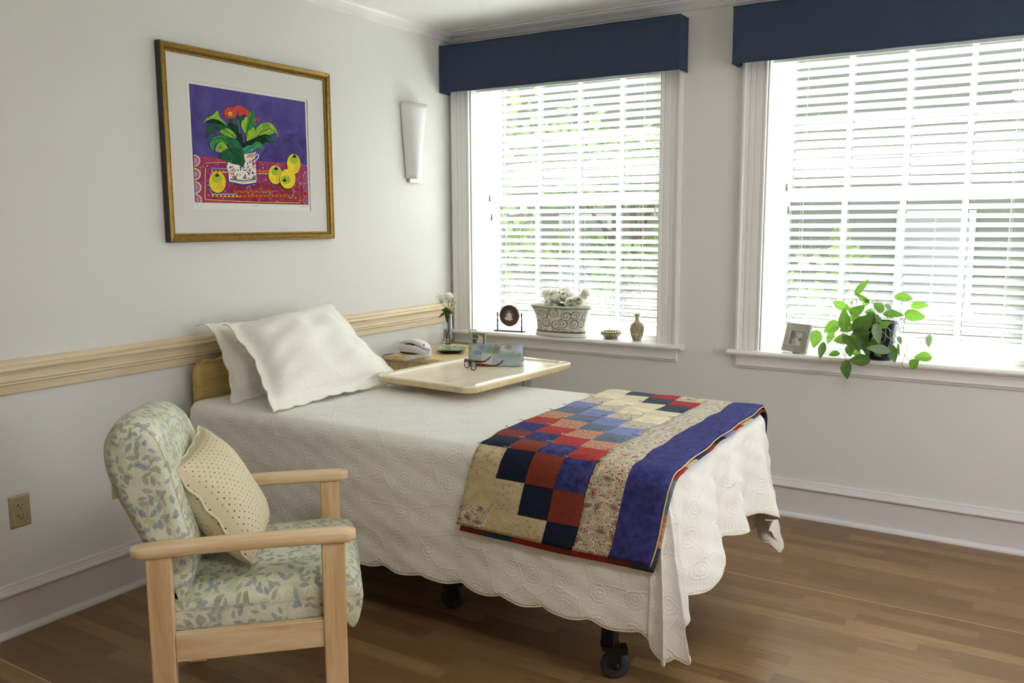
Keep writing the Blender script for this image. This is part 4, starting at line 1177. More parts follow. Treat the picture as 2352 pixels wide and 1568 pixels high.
# ------------------------------------------------------------------ folded patchwork quilt
QX0, CW = 1.560, 0.109
QC = [QX0, QX0+0.112, QX0+0.224, QX0+0.334, QX0+0.444, 2.118, 2.245]     # column edges
def qskew(s, x):
    e = sstep(0.25, 0.33, s)
    return -0.052*(1-min(1, s/0.26))+0.026*math.exp(-((s-0.30)/0.16)**2)*max(0, (2.26-x)/0.7)-0.018*sstep(0.6, 1.2, s)*sstep(2.0, 2.24, x)+0.012*(1-sstep(0.5, 0.9, s))*sstep(2.0, 2.24, x)
def quilt_layer(name, off, hang, x0, cols, rowshift, lower, parent):
    yN, yF = BY0-0.020-off*0.9, BY1+0.015
    r = 0.055
    zt = BZ+off
    zb = hang
    L1 = zt-r-zb; L2 = r*pi/2; L3 = (yF-r)-(yN+r); L4 = r*pi/2; L5 = 0.10
    def path(s, x):
        puff = 0.0
        if s < L1: return yN+0.004*sin(x*9), zb+s
        s -= L1
        if s < L2: q = s/r; return yN+r-r*cos(q), zt-r+r*sin(q)
        s -= L2
        if s < L3: return yN+r+s, zt
        s -= L3
        if s < L4: q = s/r; return yF-r+r*sin(q), zt-r+r*cos(q)
        s -= L4; return yF, zt-r-s
    T = L1+L2+L3+L4+L5
    edges = [0, 0.078]+[0.078+0.1075*k for k in range(1, 30)]
    edges = [e for e in edges if e < T]+[T]
    mb = MB(); sub = 6
    for ci in range(len(cols)-1):
        xa, xb = cols[ci], cols[ci+1]
        border = ci >= 4 and not lower
        for ri in range(len(edges)-1):
            sa, sb_ = edges[ri], edges[ri+1]
            if border: idx = 0 if ci == 4 else 15
            else: idx = (ri+ci+rowshift) % 15
            if lower: idx = [4, 3, 5, 13, 7, 8, 14, 2, 5, 4, 3, 9, 6, 1, 13][(ri+ci*3) % 15]
            if ci == 4 and not lower and ri > 3: idx = 10
            def fn(u, v, xa=xa, xb=xb, sa=sa, sb_=sb_, border=border):
                x = xa+(xb-xa)*u; s = sa+(sb_-sa)*v
                y, z = path(s, x)
                y2, z2 = path(s+0.001, x); ty, tz = (y2-y), (z2-z); l = sqrt(ty*ty+tz*tz) or 1; ny, nz = -tz/l, ty/l
                pf = 0.0026*(sin(pi*u)*(sin(pi*v) if not border else 0.85))**0.6
                pf += 0.0015*sin(s*33+x*20)
                xs = x+0.006*sin(s*7.0)*(1 if xa > 2 else 0.5)+0.003*sin(s*23)
                xs += qskew(s, x)
                return (xs, y+ny*pf, z+nz*pf+0.0)
            mb.grid(fn, sub, sub, idx, uvf=lambda u, v, xa=xa, xb=xb, sa=sa, sb_=sb_: (xa+(xb-xa)*u, sa+(sb_-sa)*v))
    o = obj(name, mb, Q+[M_QBLUE], parent, True, merge=0.0004, solid=0.004)
    return path, T, edges
qt = thing('patchwork_quilt', 'folded patchwork quilt in red, blue and cream squares laid across the foot of the bed', 'quilt', (1.9, -1.53, 0.45))
pathT, QT, QE = quilt_layer('top_layer', 0.028, 0.482, QX0, QC, 0, False, qt)
quilt_layer('lower_layer', 0.010, 0.456, QX0, [1.562, 1.66, 1.77, 1.88, 1.99, 2.10, 2.18, 2.252], 3, True, qt)
bd = MB()
bp_ = []
for k in range(90):
    s = QT*k/89; y, z = pathT(s, 2.245)
    xs = 2.245+0.006*sin(s*7.0)+0.003*sin(s*23)+qskew(s, 2.245)
    bp_.append((xs+0.003, y, z-0.004))
bd.tube(bp_, 0.0024, 6)
obj('edge_binding', bd, Q[1], qt, True)
rt = random.Random(3)
cnt = 0
for ri in (3, 4, 5, 6, 7, 8, 9, 10, 11):
    for ci in (0, 1, 2, 3, 4):
        if (ri*7+ci*5) % 3 == 1: continue
        s = QE[ri]; x = QC[ci]
        if s > QT-0.12: continue
        y, z = pathT(s, x); x += qskew(s, x); c = Vector((x+0.003*sin(s*7)+0.003*sin(s*23), y, z+0.003 if ri > 3 else z))
        if ri <= 3: c += Vector((0, -0.003, 0))
        a = rt.uniform(0, 2*pi); d = Vector((cos(a), sin(a)*0.6, 0))*0.013
        k_ = MB().tube([c-d+Vector((0, -0.002, 0.004)), c-d*0.3+Vector((0, 0, 0.006)), c+Vector((0, 0, 0.003)), c+d*0.4+Vector((0, 0, 0.006)), c+d+Vector((0, 0, 0.003))], 0.0009, 5)
        obj('yarn_tie', k_, M_YARNW if (ci in (1, 2, 3) and ri < 7) else M_YARN, qt, True); cnt += 1
# ------------------------------------------------------------------ pillows in shams
def sham(P00, P10, P11, P01, front, th, fl, seed, lab, name='pillow_sham', scallop=0.008, curl=0.0, sag=0.0):
    P00, P10, P11, P01 = map(Vector, (P00, P10, P11, P01)); nrm = Vector(front).normalized()
    Wd = ((P10-P00).length+(P11-P01).length)/2; Ht = ((P01-P00).length+(P11-P10).length)/2
    fu, fv = fl/Wd, fl/Ht
    r = random.Random(seed); ph = [r.uniform(0, 6) for _ in range(8)]
    t = thing(name, lab, 'pillow', tuple((P00+P10)/2), group=None)
    nu, nv = 74, 58
    def prof(u, v):
        iu, iv = (u-fu)/(1-2*fu), (v-fv)/(1-2*fv)
        if iu <= 0 or iu >= 1 or iv <= 0 or iv >= 1: return 0.0
        a = 1-abs(2*iu-1)**2.6; b = 1-abs(2*iv-1)**2.6
        return (max(a, 0)**0.50)*(max(b, 0)**0.50)
    def edge(u, v):
        # scalloped outline pushes the border outward
        du = dv = 0.0
        return du, dv
    def mk(side):
        def fn(u, v):
            pn = 0.05; u_, v_ = u, v
            uu = u+pn*(0.5-u)*2*(4*v*(1-v))**1.5*abs(2*u-1)**2+scallop/Wd*(2*u-1)**9*abs(sin(pi*v*Ht/0.085+ph[0]))
            vv = v+pn*(0.5-v)*2*(4*u*(1-u))**1.5*abs(2*v-1)**2*0.6+scallop/Ht*(2*v-1)**9*abs(sin(pi*u*Wd/0.085+ph[1]))
            base = P00*(1-uu)*(1-vv)+P10*uu*(1-vv)+P11*uu*vv+P01*(1-uu)*vv
            p = prof(u, v)
            d = p*th*(1+0.10*sin(5*u+ph[2])*sin(4*v+ph[3]))
            d += p*0.016*sin(3.1*u+1+ph[1])*sin(4.3*v+0.5)
            d += side*0.0016
            wr = 0.005*sin(22*u+9*v+ph[4])*sin(7*v+ph[5])+0.004*sin(31*v-12*u+ph[6])*sin(9*u)+0.005*sin(11*(u-v)+ph[2])*sin(9*(u+v)+ph[0])
            d += wr*(0.4+p)*(1 if side > 0 else 0.3)
            e = min(u, v, 1-u, 1-v)
            flg = max(0, 1-min(min(u, 1-u)/fu, min(v, 1-v)/fv))
            wav = 0.006*sin(u*17+v*13+ph[7])*flg
            off = nrm*(d*side if side > 0 else -p*th*0.75)+nrm*wav
            if curl and v > 1-fv: 
                f = (v-(1-fv))/fv; off += -nrm*curl*f*f*1.0+Vector((0, 0, -curl*0.55*f*f))
            base.z -= sag*p*0
            return base+off
        return fn
    mb = MB()
    mb.grid(mk(1), nu, nv, 0, uvf=lambda u, v: (u*Wd, v*Ht))
    mb.grid(mk(-1), nu, nv, 0, uvf=lambda u, v: (u*Wd+1.3, v*Ht))
    obj('sham_cover', mb, M_SHAM, t, True)
    rim = []
    f1 = mk(1)
    for k in range(nu): rim.append(f1(k/nu, 0))
    for k in range(nv): rim.append(f1(1, k/nv))
    for k in range(nu): rim.append(f1(1-k/nu, 1))
    for k in range(nv): rim.append(f1(0, 1-k/nv))
    obj('scalloped_edge', MB().tube(rim, 0.0022, 6, closed=True), M_CREAM, t, True)
    return t
sham((0.290, -1.985, 0.750), (0.300, -1.300, 0.750), (0.125, -1.335, 1.080), (0.140, -1.985, 1.100), (0.9, 0, 0.32), 0.065, 0.045, 4, 'white scalloped pillow at the back, against the headboard', curl=0.05)
sham((0.575, -2.030, 0.751), (0.600, -1.245, 0.751), (0.225, -1.335, 1.135), (0.262, -1.975, 1.092), (0.72, -0.02, 0.69), 0.112, 0.045, 9, 'white scalloped pillow in front, facing the foot of the bed', curl=0.022)
# ================================================================== ARMCHAIR
CH = thing('armchair', 'maple armchair with green leaf-print upholstery standing beside the bed', 'armchair', (1.12, -2.63, 0), radians(44.3))
def cobj(name, mb, mats, par=None, **k): return obj(name, mb, mats, par or CH, local=True, **k)
for sy in (-1, 1):
    y = 0.300*sy
    mb = MB()
    def af(u, v, y=y):
        # arm: rounded bar seen from above, widening a little to the front
        x = -0.292+0.590*u
        wd = 0.0285+0.0015*u if u > 0.0 else 0.028
        e = 0.010
        if x < -0.292+0.028: wd = 0.0285*sqrt(max(0.0, 1-((-0.264-x)/0.028)**2))*0.55+0.0285*0.45
        if x > 0.298-0.028: wd = 0.030*sqrt(max(0.0, 1-((x-0.270)/0.028)**2))*0.55+0.030*0.45
        q = v*2*pi
        cx_ = abs(cos(q))**0.45*(1 if cos(q) > 0 else -1); cz_ = abs(sin(q))**0.45*(1 if sin(q) > 0 else -1)
        hz = 0.0180
        ez = 1.0
        if u < 0.03 or u > 0.97: ez = 0.78
        return (x, y+wd*cx_, 0.624+0.004*sin(pi*u)-0.004*(1-u)+hz*ez*cz_)
    mb.grid(lambda v, u: af(u**1.0, v), 28, 44, closeu=True)
    n0 = len(mb.v); mb.f.append(list(range(28))); mb.m.append(0); mb.uv.append(None); mb.f.append(list(range(n0-28, n0))[::-1]); mb.m.append(0); mb.uv.append(None)
    cobj('armrest', mb, M_MAPLE_X, smooth=True, autos=60)
for sy in (-1, 1):
    y = 0.300*sy
    cobj('leg', MB().prism([(0.203, 0.0), (0.266, 0.0), (0.268, 0.609), (0.203, 0.609)], 'y', y-0.019, y+0.019), M_MAPLE_Z, bevel=0.005, seg=3)
    cobj('leg', MB().prism([(-0.255, 0.0), (-0.195, 0.0), (-0.190, 0.607), (-0.256, 0.607)], 'y', y-0.019, y+0.019), M_MAPLE_Z, bevel=0.005, seg=3)
    cobj('side_rail', MB().box(-0.192, 0.204, y-0.013, y+0.013, 0.303, 0.383), M_MAPLE_X, bevel=0.003)
    cobj('floor_glide', MB().lathe([(0, 0.0), (0.016, 0.0), (0.016, 0.006), (0, 0.006)], (-0.225, y, -0.0), 14), M_BLACK, smooth=True)
cobj('front_rail', MB().box(0.222, 0.244, -0.281, 0.281, 0.303, 0.36), M_MAPLE_X, bevel=0.003)
cobj('rear_rail', MB().box(-0.236, -0.212, -0.281, 0.281, 0.303, 0.37), M_MAPLE_X, bevel=0.003)
def cushion_body(prof, stations, cen, hfun, uvoff=(0, 0)):
    """closed profile (x,z) swept over y stations [(y, shrink in metres)]"""
    # resample profile smoothly
    P = []
    N = len(prof)
    for i in range(N):
        p0, p1, p2, p3 = prof[i-1], prof[i], prof[(i+1) % N], prof[(i+2) % N]
        for k in range(4):
            q = k/4
            P.append(tuple(0.5*((2*p1[c])+(-p0[c]+p2[c])*q+(2*p0[c]-5*p1[c]+4*p2[c]-p3[c])*q*q+(-p0[c]+3*p1[c]-3*p2[c]+p3[c])*q**3) for c in (0, 1)))
    N = len(P); L = [0]
    for i in range(N): L.append(L[-1]+sqrt((P[(i+1) % N][0]-P[i][0])**2+(P[(i+1) % N][1]-P[i][1])**2))
    # inward normals
    area_ = sum(P[i][0]*P[(i+1) % N][1]-P[(i+1) % N][0]*P[i][1] for i in range(N)); sg = 1 if area_ > 0 else -1
    nr = []
    for i in range(N):
        tx, tz = P[(i+1) % N][0]-P[i-1][0], P[(i+1) % N][1]-P[i-1][1]; l = sqrt(tx*tx+tz*tz) or 1
        nr.append((-tz/l*sg, tx/l*sg))
    vs = []; rows = []
    for (y, sh_) in stations:
        row = []
        for i in range(N):
            x, z = P[i][0]+nr[i][0]*sh_, P[i][1]+nr[i][1]*sh_
            row.append(hfun(x, y, z))
        rows.append(row)
    mb = MB(); V = [p for r in rows for p in r]; fs = []; uvs = []
    yy = [0]
    for a, b in zip(stations[:-1], stations[1:]): yy.append(yy[-1]+sqrt((b[0]-a[0])**2+(b[1]-a[1])**2))
    for j in range(len(rows)-1):
        for i in range(N):
            i2 = (i+1) % N
            fs.append((j*N+i, (j+1)*N+i, (j+1)*N+i2, j*N+i2)); uvs.append([(L[i]+uvoff[0], yy[j]+uvoff[1]), (L[i]+uvoff[0], yy[j+1]+uvoff[1]), (L[i+1]+uvoff[0], yy[j+1]+uvoff[1]), (L[i+1]+uvoff[0], yy[j]+uvoff[1])])
    if sg < 0: pass
    for j, rev in ((0, False), (len(rows)-1, True)):
        ids = list(range(j*N, (j+1)*N)); ids = ids[::-1] if rev else ids
        fs.append(tuple(ids)); uvs.append([(V[k][0]+3, V[k][2]) for k in ids])
    mb.add(V, fs, 0, uvs)
    return mb, rows
def stations(yw, r, n_=6, mid=10):
    st = []
    for k in range(n_+1):
        q = k/n_*pi/2; st.append((-yw+r*(1-cos(q)), r*(1-sin(q))))
    for k in range(1, mid): st.append((-yw+r+(2*yw-2*r)*k/mid, 0))
    for k in range(n_+1):
        q = pi/2-k/n_*pi/2; st.append((yw-r*(1-cos(q)), r*(1-sin(q))))
    return st
def seath(x, y, z):
    e = max(0.0, (abs(y)-0.13)/0.1505)
    k = 0.10+0.90*sqrt(max(0.0, 1-min(1, e)**2.4))
    zz = 0.434+(z-0.434)*k if z > 0.434 else z-0.012*(z < 0.40 and x < 0.23)
    return (x, y, zz)
seat_prof = [(-0.20, 0.388), (-0.10, 0.386), (0.05, 0.386), (0.16, 0.386), (0.24, 0.380), (0.262, 0.360), (0.276, 0.338), (0.292, 0.338), (0.306, 0.372), (0.316, 0.425), (0.312, 0.468), (0.290, 0.498), (0.25, 0.508), (0.14, 0.508), (0.02, 0.502), (-0.10, 0.494), (-0.18, 0.482), (-0.215, 0.46), (-0.218, 0.42)]
mb, rows = cushion_body(seat_prof, stations(0.2805, 0.008), None, seath)
seat = cobj('seat', mb, M_LEAFFAB, smooth=True, autos=70)
for s_ in (-1, 1): cobj('seam', MB().tube([(-0.205+0.50*k/30, 0.2800*s_, 0.4345+0.001*sin(k)) for k in range(31)]+[(0.306, 0.279*s_, 0.425), (0.311, 0.277*s_, 0.40), (0.303, 0.275*s_, 0.366), (0.290, 0.274*s_, 0.341)], 0.0014, 5), M_SEAM, seat, smooth=True)
back_prof = [(-0.188, 0.440), (-0.160, 0.470), (-0.140, 0.540), (-0.142, 0.62), (-0.158, 0.70), (-0.176, 0.78), (-0.196, 0.86), (-0.218, 0.925), (-0.248, 0.968), (-0.290, 0.982), (-0.332, 0.965), (-0.356, 0.920), (-0.356, 0.86), (-0.338, 0.79), (-0.310, 0.72), (-0.276, 0.64), (-0.246, 0.56), (-0.226, 0.49), (-0.212, 0.445)]
def bh(x, y, z):
    a = max(0.0, (abs(y+0.02)-0.10)/0.18)
    k = 1-(0.13*a**2.0 if y > 0 else 0.06*a**2.4)-0.07*sstep(-0.22, 0.16, y)-0.02
    z2 = 0.62+(z-0.62)*k if z > 0.62 else z
    return (x+(z-z2)*0.20, y, z2)
mb, rows = cushion_body(back_prof, stations(0.272, 0.034), None, bh, (0.7, 0.4))
back = cobj('backrest', mb, M_LEAFFAB, smooth=True, autos=70)
cobj('seam', MB().tube(rows[4], 0.0014, 5, closed=True), M_SEAM, back, smooth=True)
# --- throw cushion on the chair
tc = thing('throw_cushion', 'cream cushion with small brown dots and corded piping on the armchair', 'cushion', (1.12, -2.63, 0), radians(44.3))
def chl(x, y, z): return (x, y, z)
A00, A10, A11, A01 = Vector((0.006, -0.180, 0.512)), Vector((0.030, 0.175, 0.516)), Vector((-0.165, 0.172, 0.850)), Vector((-0.198, -0.178, 0.808))
nrm = ((A10-A00).cross(A01-A00)).normalized()
if nrm.x < 0: nrm = -nrm
def cush(side):
    def fn(u, v):
        pin = 0.035
        uu = u+pin*(0.5-u)*2*(4*v*(1-v))*abs(2*u-1)**1.5; vv = v+pin*(0.5-v)*2*(4*u*(1-u))*abs(2*v-1)**1.5
        b = A00*(1-uu)*(1-vv)+A10*uu*(1-vv)+A11*uu*vv+A01*(1-uu)*vv
        p = (max(0, 1-abs(2*u-1)**2.2)*max(0, 1-abs(2*v-1)**2.2))**0.42
        d = p*0.085*(1+0.06*sin(6*u+1)*sin(5*v))+0.0025*sin(24*u+10*v)*p
        return b+nrm*d*side
    return fn
c_ = MB()
c_.grid(cush(1), 40, 40, 0, uvf=lambda u, v: (u*0.43, v*0.40)); c_.grid(cush(-1), 40, 40, 0, uvf=lambda u, v: (u*0.43, v*0.40))
obj('cushion_cover', c_, M_DOTFAB, tc, True, local=True)
f1 = cush(0); rim = [f1(k/30, 0) for k in range(30)]+[f1(1, k/30) for k in range(30)]+[f1(1-k/30, 1) for k in range(30)]+[f1(0, 1-k/30) for k in range(30)]
rim = [Vector(p)+nrm*0.004*sin(i*0.9) for i, p in enumerate(rim)]
obj('piping', MB().tube(rim, 0.0042, 8, closed=True), M_PIPE, tc, True, local=True)
# ================================================================== OVERBED TABLE
TZ = 0.812
TA = radians(-4.0)
TC = Vector((0.897, -1.052, 0))
tu = Vector((cos(TA), sin(TA), 0)); tv = Vector((-sin(TA)*0.35, 1, 0)).normalized(); tv = Vector((-sin(TA), cos(TA), 0))
HU, HV = 0.282, 0.410
ob = thing('overbed_table', 'wheeled overbed table with pale wood-look top reaching over the bed', 'table', (TC.x, TC.y, 0))
def rrect(hu, hv, r, n_=8):
    pts = []
    for (cx_, cy2, a0) in ((hu-r, hv-r, 0), (-hu+r, hv-r, pi/2), (-hu+r, -hv+r, pi), (hu-r, -hv+r, 3*pi/2)):
        for k in range(n_+1):
            a = a0+k/n_*pi/2; pts.append((cx_+r*cos(a), cy2+r*sin(a)))
    return pts
def loft(mb, rings, mi=0, cap=True):
    n_ = len(rings[0]); V = [p for r in rings for p in r]; fs = []
    for j in range(len(rings)-1):
        for i in range(n_): fs.append((j*n_+i, j*n_+(i+1) % n_, (j+1)*n_+(i+1) % n_, (j+1)*n_+i))
    if cap is True: cap = (True, True)
    if cap and cap[0]: fs.append(tuple(range(n_))[::-1])
    if cap and cap[1]: fs.append(tuple(range((len(rings)-1)*n_, len(rings)*n_)))
    mb.add(V, fs, mi); return mb
def tring(hu, hv, r, z): return [TC+tu*a+tv*b+Vector((0, 0, z)) for a, b in rrect(hu, hv, r)]
mb = MB()
loft(mb, [tring(HU-0.004, HV-0.004, 0.056, TZ-0.030), tring(HU, HV, 0.060, TZ-0.026), tring(HU, HV, 0.060, TZ-0.006)], 1, (True, False))
loft(mb, [tring(HU, HV, 0.060, TZ-0.006), tring(HU-0.003, HV-0.003, 0.058, TZ-0.001), tring(HU-0.008, HV-0.008, 0.055, TZ), 
          tring(HU-0.040, HV-0.040, 0.030, TZ), tring(HU-0.046, HV-0.046, 0.026, TZ-0.0075), tring(HU-0.050, HV-0.050, 0.024, TZ-0.008)], 0, (False, True))
obj('table_top', mb, [M_LAM_Y, M_LAM_E], ob, True, autos=50)
def tp(a, b, z): return TC+tu*a+tv*b+Vector((0, 0, z))
mb = MB(); mb.obox(tp(0.0, 0.05, TZ-0.040), tu, tv, (0, 0, 1), 0.055, 0.26, 0.009); mb.obox(tp(0.0, 0.20, TZ-0.042), tu, tv, (0, 0, 1), 0.20, 0.022, 0.010)
obj('support_bracket', mb, M_DARK, ob, bevel=0.002)
mb = MB().box(0.972, 1.044, -0.8805, -0.8745, 0.12, 0.770)
obj('column_cover', mb, M_WMETAL, ob, bevel=0.002)
mb = MB().box(0.974, 1.046, -0.874, -0.815, 0.12, 0.772)
obj('lift_column', mb, M_GMETAL, ob, bevel=0.002)
obj('column_strip', MB().box(1.0442, 1.0475, -0.8815, -0.8742, 0.12, 0.770), M_STEEL, ob)
mb = MB()
mb.box(0.80, 1.20, -0.880, -0.810, 0.075, 0.12)
for x in (0.80, 1.16): mb.box(x, x+0.04, -1.50, -0.78, 0.072, 0.105)
obj('base', mb, M_DARK, ob, bevel=0.004)
for x in (0.82, 1.18):
    for y in (-1.46, -0.82):
        obj('caster', MB().lathe([(0, -0.012), (0.028, -0.012), (0.033, -0.006), (0.033, 0.006), (0.028, 0.012), (0, 0.012)], (x, y, 0.033), 18, 0, (1, 0, 0)).box(x-0.015, x+0.015, y-0.006, y+0.006, 0.03, 0.075), M_DARK, ob, True, autos=40)
obj('height_lever', MB().tube([tp(0.10, 0.05, TZ-0.048), tp(0.16, -0.02, TZ-0.050), tp(0.19, -0.06, TZ-0.046)], 0.005, 8), plain('brass_lever', '#a8834a', 0.4, 0.7), ob, True)
# ================================================================== BOOK + GLASSES
zt_ = TZ-0.008
bk = thing('picture_book', 'paperback picture book with a garden painting cover propped on the overbed table', 'book', (0.92, -0.955, zt_))
bu = Vector((0.889, 0.458, 0)); bv = Vector((-0.458, 0.889, 0))
b0 = Vector((0.797, -0.995, zt_)); BW = 0.262
def bcurve(s):
    # cover profile from the bottom edge up to the ridge: (distance back, height)
    return (0.062*s**0.9+0.010*sin(pi*s)*0-0.012*(1-s)**6, 0.004+0.094*s**0.93)
bkp = MB()
M_BKS = plain('book_page_block', '#c9c7cc', 0.7)
# cover painting material
n = NT('garden_painting_cover', 0.22, 0, None, 0.5); uv0 = n.uv(); uv = n.vm('ADD', uv0, n.vm('SCALE', n.vm('SUBTRACT', n.noise(n.mapv(uv0, scale=(2.2, 1, 1)), 9, 4, 0.65, 0, 1), (0.5, 0.5, 0.5)), 0.16)); X, Y, Z = n.sep(uv)
c = n.mix(n.ramp(n.noise(uv, 7, 4, 0.6), [(0.4, 0.0), (0.6, 1.0)]), H('#8fa09a'), H('#aab4b0'))
def blob(c, cx_, cy2, rx, ry, h1, h2, soft=0.8, sc=60):
    a = n.m('DIVIDE', n.m('SUBTRACT', X, cx_), rx); b = n.m('DIVIDE', n.m('SUBTRACT', Y, cy2), ry)
    d = n.m('ADD', n.m('ADD', n.m('MULTIPLY', a, a), n.m('MULTIPLY', b, b)), n.m('MULTIPLY', n.m('SUBTRACT', n.noise(uv, 22, 4, 0.75), 0.5), 4.0))
    k = n.ramp(d, [(1-soft, 1.0), (1.0, 0.0)])
    cc = n.mix(n.ramp(n.noise(uv, sc, 3, 0.7), [(0.42, 0.0), (0.58, 1.0)]), H(h1), H(h2))
    return n.mix(k, c, cc)
c = blob(c, 0.70, 0.80, 0.17, 0.24, '#c6c4cc', '#d8d2d8')
c = blob(c, 0.93, 0.75, 0.08, 0.3, '#a6a8d4', '#d0d0e4')
c = blob(c, 0.40, 0.72, 0.14, 0.30, '#3f6a4c', '#8aa884', sc=90)
c = blob(c, 0.52, 0.74, 0.08, 0.26, '#5c4a50', '#8a6a6a', sc=110)
c = blob(c, 0.74, 0.85, 0.09, 0.18, '#4c5a44', '#b4a86c', sc=110)
c = blob(c, 0.24, 0.82, 0.06, 0.20, '#4458a0', '#7084c0', sc=80)
c = blob(c, 0.18, 0.58, 0.10, 0.12, '#4458a0', '#6478b8', sc=80)
c = blob(c, 0.80, 0.40, 0.30, 0.16, '#7c8c84', '#98a49c')
c = blob(c, 0.95, 0.48, 0.06, 0.10, '#4f7a5c', '#6f9a74')
c = blob(c, 0.62, 0.25, 0.35, 0.12, '#8a98a8', '#b4bcc4')
X, Y, Z = n.sep(uv0)
lab_ = n.m('MULTIPLY', n.m('LESS_THAN', n.m('ABSOLUTE', n.m('SUBTRACT', X, 0.345)), 0.095), n.m('LESS_THAN', n.m('ABSOLUTE', n.m('SUBTRACT', Y, 0.30)), 0.25))
c = n.mix(n.m('MULTIPLY', lab_, 0.6), c, H('#dadfd0'))
c = n.mix(0.22, c, H('#9aa09c')); n.base(c); M_COVER = n.mat
def bf(u, v):
    d, h = bcurve(v); return b0+bu*(BW*u)+bv*d+Vector((0, 0, h))
bkp.grid(bf, 10, 14, 0, uvf=lambda u, v: (u, v))
obj('front_cover', bkp, M_COVER, bk, True, solid=0.0012)
pb = MB()
V = []
for u in (0.004, 0.996):
    for s in [k/10 for k in range(11)]:
        d, h = bcurve(s); V.append(b0+bu*(BW*u)+bv*(d+0.0015)+Vector((0, 0, h-0.001)))
    for s in [1-k/10 for k in range(11)]:
        d, h = bcurve(s); V.append(b0+bu*(BW*u)+bv*(d+0.0120)+Vector((0, 0, max(0.0005, h-0.0045))))
fs = [tuple(range(22)), tuple(range(22, 44))[::-1]]+[(i, (i+1) % 22, (i+1) % 22+22, i+22) for i in range(22)]
pb.add(V, fs)
obj('page_block', pb, M_BKS, bk)
bc = MB(); bc.grid(lambda u, v: b0+bu*(BW*u)+bv*(0.068+0.010*(v < 0.01)+0.055*v)+Vector((0, 0, 0.098-0.094*v)), 4, 6)
obj('back_cover', bc, plain('book_back_cover', '#8c92b4', 0.3), bk, True, solid=0.003)
gl = thing('reading_glasses', 'tortoiseshell reading glasses resting in front of the picture book', 'glasses', (0.93, -1.06, zt_))
M_TORT = NT('tortoiseshell_acetate', 0.15, 0, None, 0.5); n = M_TORT
n.base(n.ramp(n.noise(n.obj(), 150, 3, 0.6), [(0.48, H('#1c0a07')), (0.60, H('#8c2c12'))])); M_TORT = n.mat
M_GFR = plain('dark_glasses_rim', '#1b0f12', 0.15)
gc1, gc2 = Vector((0.870, -1.058, zt_+0.022)), Vector((0.938, -1.078, zt_+0.022))
gx = (gc2-gc1).normalized(); gy = Vector((-gx.y, gx.x, 0)); gz = (Vector((0, 0, 1))-gy*0.12).normalized()
gx = Vector((0.88, -0.30, 0)).normalized()
tdir = Vector((0.76, 0.65, 0)).normalized()      # where the temples point
gx = Vector((0.85, -0.52, 0)).normalized()
gc1 = Vector((0.820, -1.040, zt_+0.0225)); gc2 = gc1+gx*0.074
fr_ = MB(); lens = []
for c_ in (gc1, gc2):
    pts = []
    for k in range(28):
        q = 2*pi*k/28; ex = abs(cos(q))**0.8*(1 if cos(q) > 0 else -1); ez = abs(sin(q))**0.75*(1 if sin(q) > 0 else -1)
        pts.append(c_+gx*(0.0300*ex)+Vector((0, 0, 0.0205*ez))+tdir*(0.004*(abs(ex)**2)))
    fr_.tube(pts, 0.0022, 8, closed=True); lens.append(pts)
fr_.tube([gc1+gx*0.0265+Vector((0, 0, 0.004)), gc1+gx*0.033+Vector((0, 0, 0.008)), gc2-gx*0.0265+Vector((0, 0, 0.004))], 0.0022, 8)
obj('rim', fr_, M_GFR, gl, True)
for pts in lens:
    lm_ = MB(); lm_.add(pts, [tuple(range(28))]); obj('lens', lm_, M_CLEAR, gl)
for c_, s_ in ((gc1, -1), (gc2, 1)):
    h_ = c_+gx*(0.030*s_)+Vector((0, 0, 0.008))
    pts = [h_-tdir*0.001, h_+tdir*0.03+Vector((0, 0, -0.002)), h_+tdir*0.08+Vector((0, 0, -0.009)), h_+tdir*0.104+Vector((0, 0, -0.007)), h_+tdir*0.118+Vector((0, 0, 0.004)), h_+tdir*0.134+Vector((0, 0, 0.019))]
    tm = MB()
    hs = [0.0075, 0.0070, 0.0042, 0.0036, 0.0036, 0.0036]
    rings = []
    for p, hh in zip(pts, hs):
        rings.append([p+gx*(0.0015*a)+Vector((0, 0, hh*b)) for a, b in ((-1, -0.8), (-1, 0.8), (-0.5, 1), (0.5, 1), (1, 0.8), (1, -0.8), (0.5, -1), (-0.5, -1))])
    loft(tm, rings)
    obj('temple', tm, M_TORT, gl, True, subsurf=1)
# ================================================================== NIGHTSTAND
NZ = 0.763
ns = thing('nightstand', 'pale wood-look nightstand in the corner under the left window', 'nightstand', (0.27, -0.42, 0))
nx0, nx1, ny0, ny1 = 0.040, 0.520, -0.712, -0.125
tp_ = MB()
def nring(e, z, r=0.006):
    c = Vector(((nx0+nx1)/2, (ny0+ny1)/2, z)); return [c+Vector((a, b, 0)) for a, b in rrect((nx1-nx0)/2+e, (ny1-ny0)/2+e, 0.012, 4)]
loft(tp_, [nring(-0.004, NZ-0.028), nring(0.0, NZ-0.022), nring(0.0, NZ-0.014), nring(-0.004, NZ-0.010), nring(-0.005, NZ-0.006), nring(-0.011, NZ)])
obj('top', tp_, M_LAM_X, ns, True, autos=30)
obj('cabinet_body', MB().box(nx0+0.022, nx1-0.022, ny0+0.022, ny1-0.022, 0.06, NZ-0.028), M_LAM_X, ns, bevel=0.002)
obj('plinth', MB().box(nx0+0.03, nx1-0.05, ny0+0.03, ny1-0.03, 0.0, 0.06), M_DARK, ns)
dr = obj('drawer', MB().box(nx1-0.022, nx1-0.006, ny0+0.026, ny1-0.026, 0.60, 0.725), M_LAM_X, ns, bevel=0.002)
obj('pull', MB().tube([(nx1-0.008, -0.46, 0.66), (nx1+0.02, -0.455, 0.66), (nx1+0.02, -0.385, 0.66), (nx1-0.008, -0.38, 0.66)], 0.004, 8), M_STEEL, dr, True)
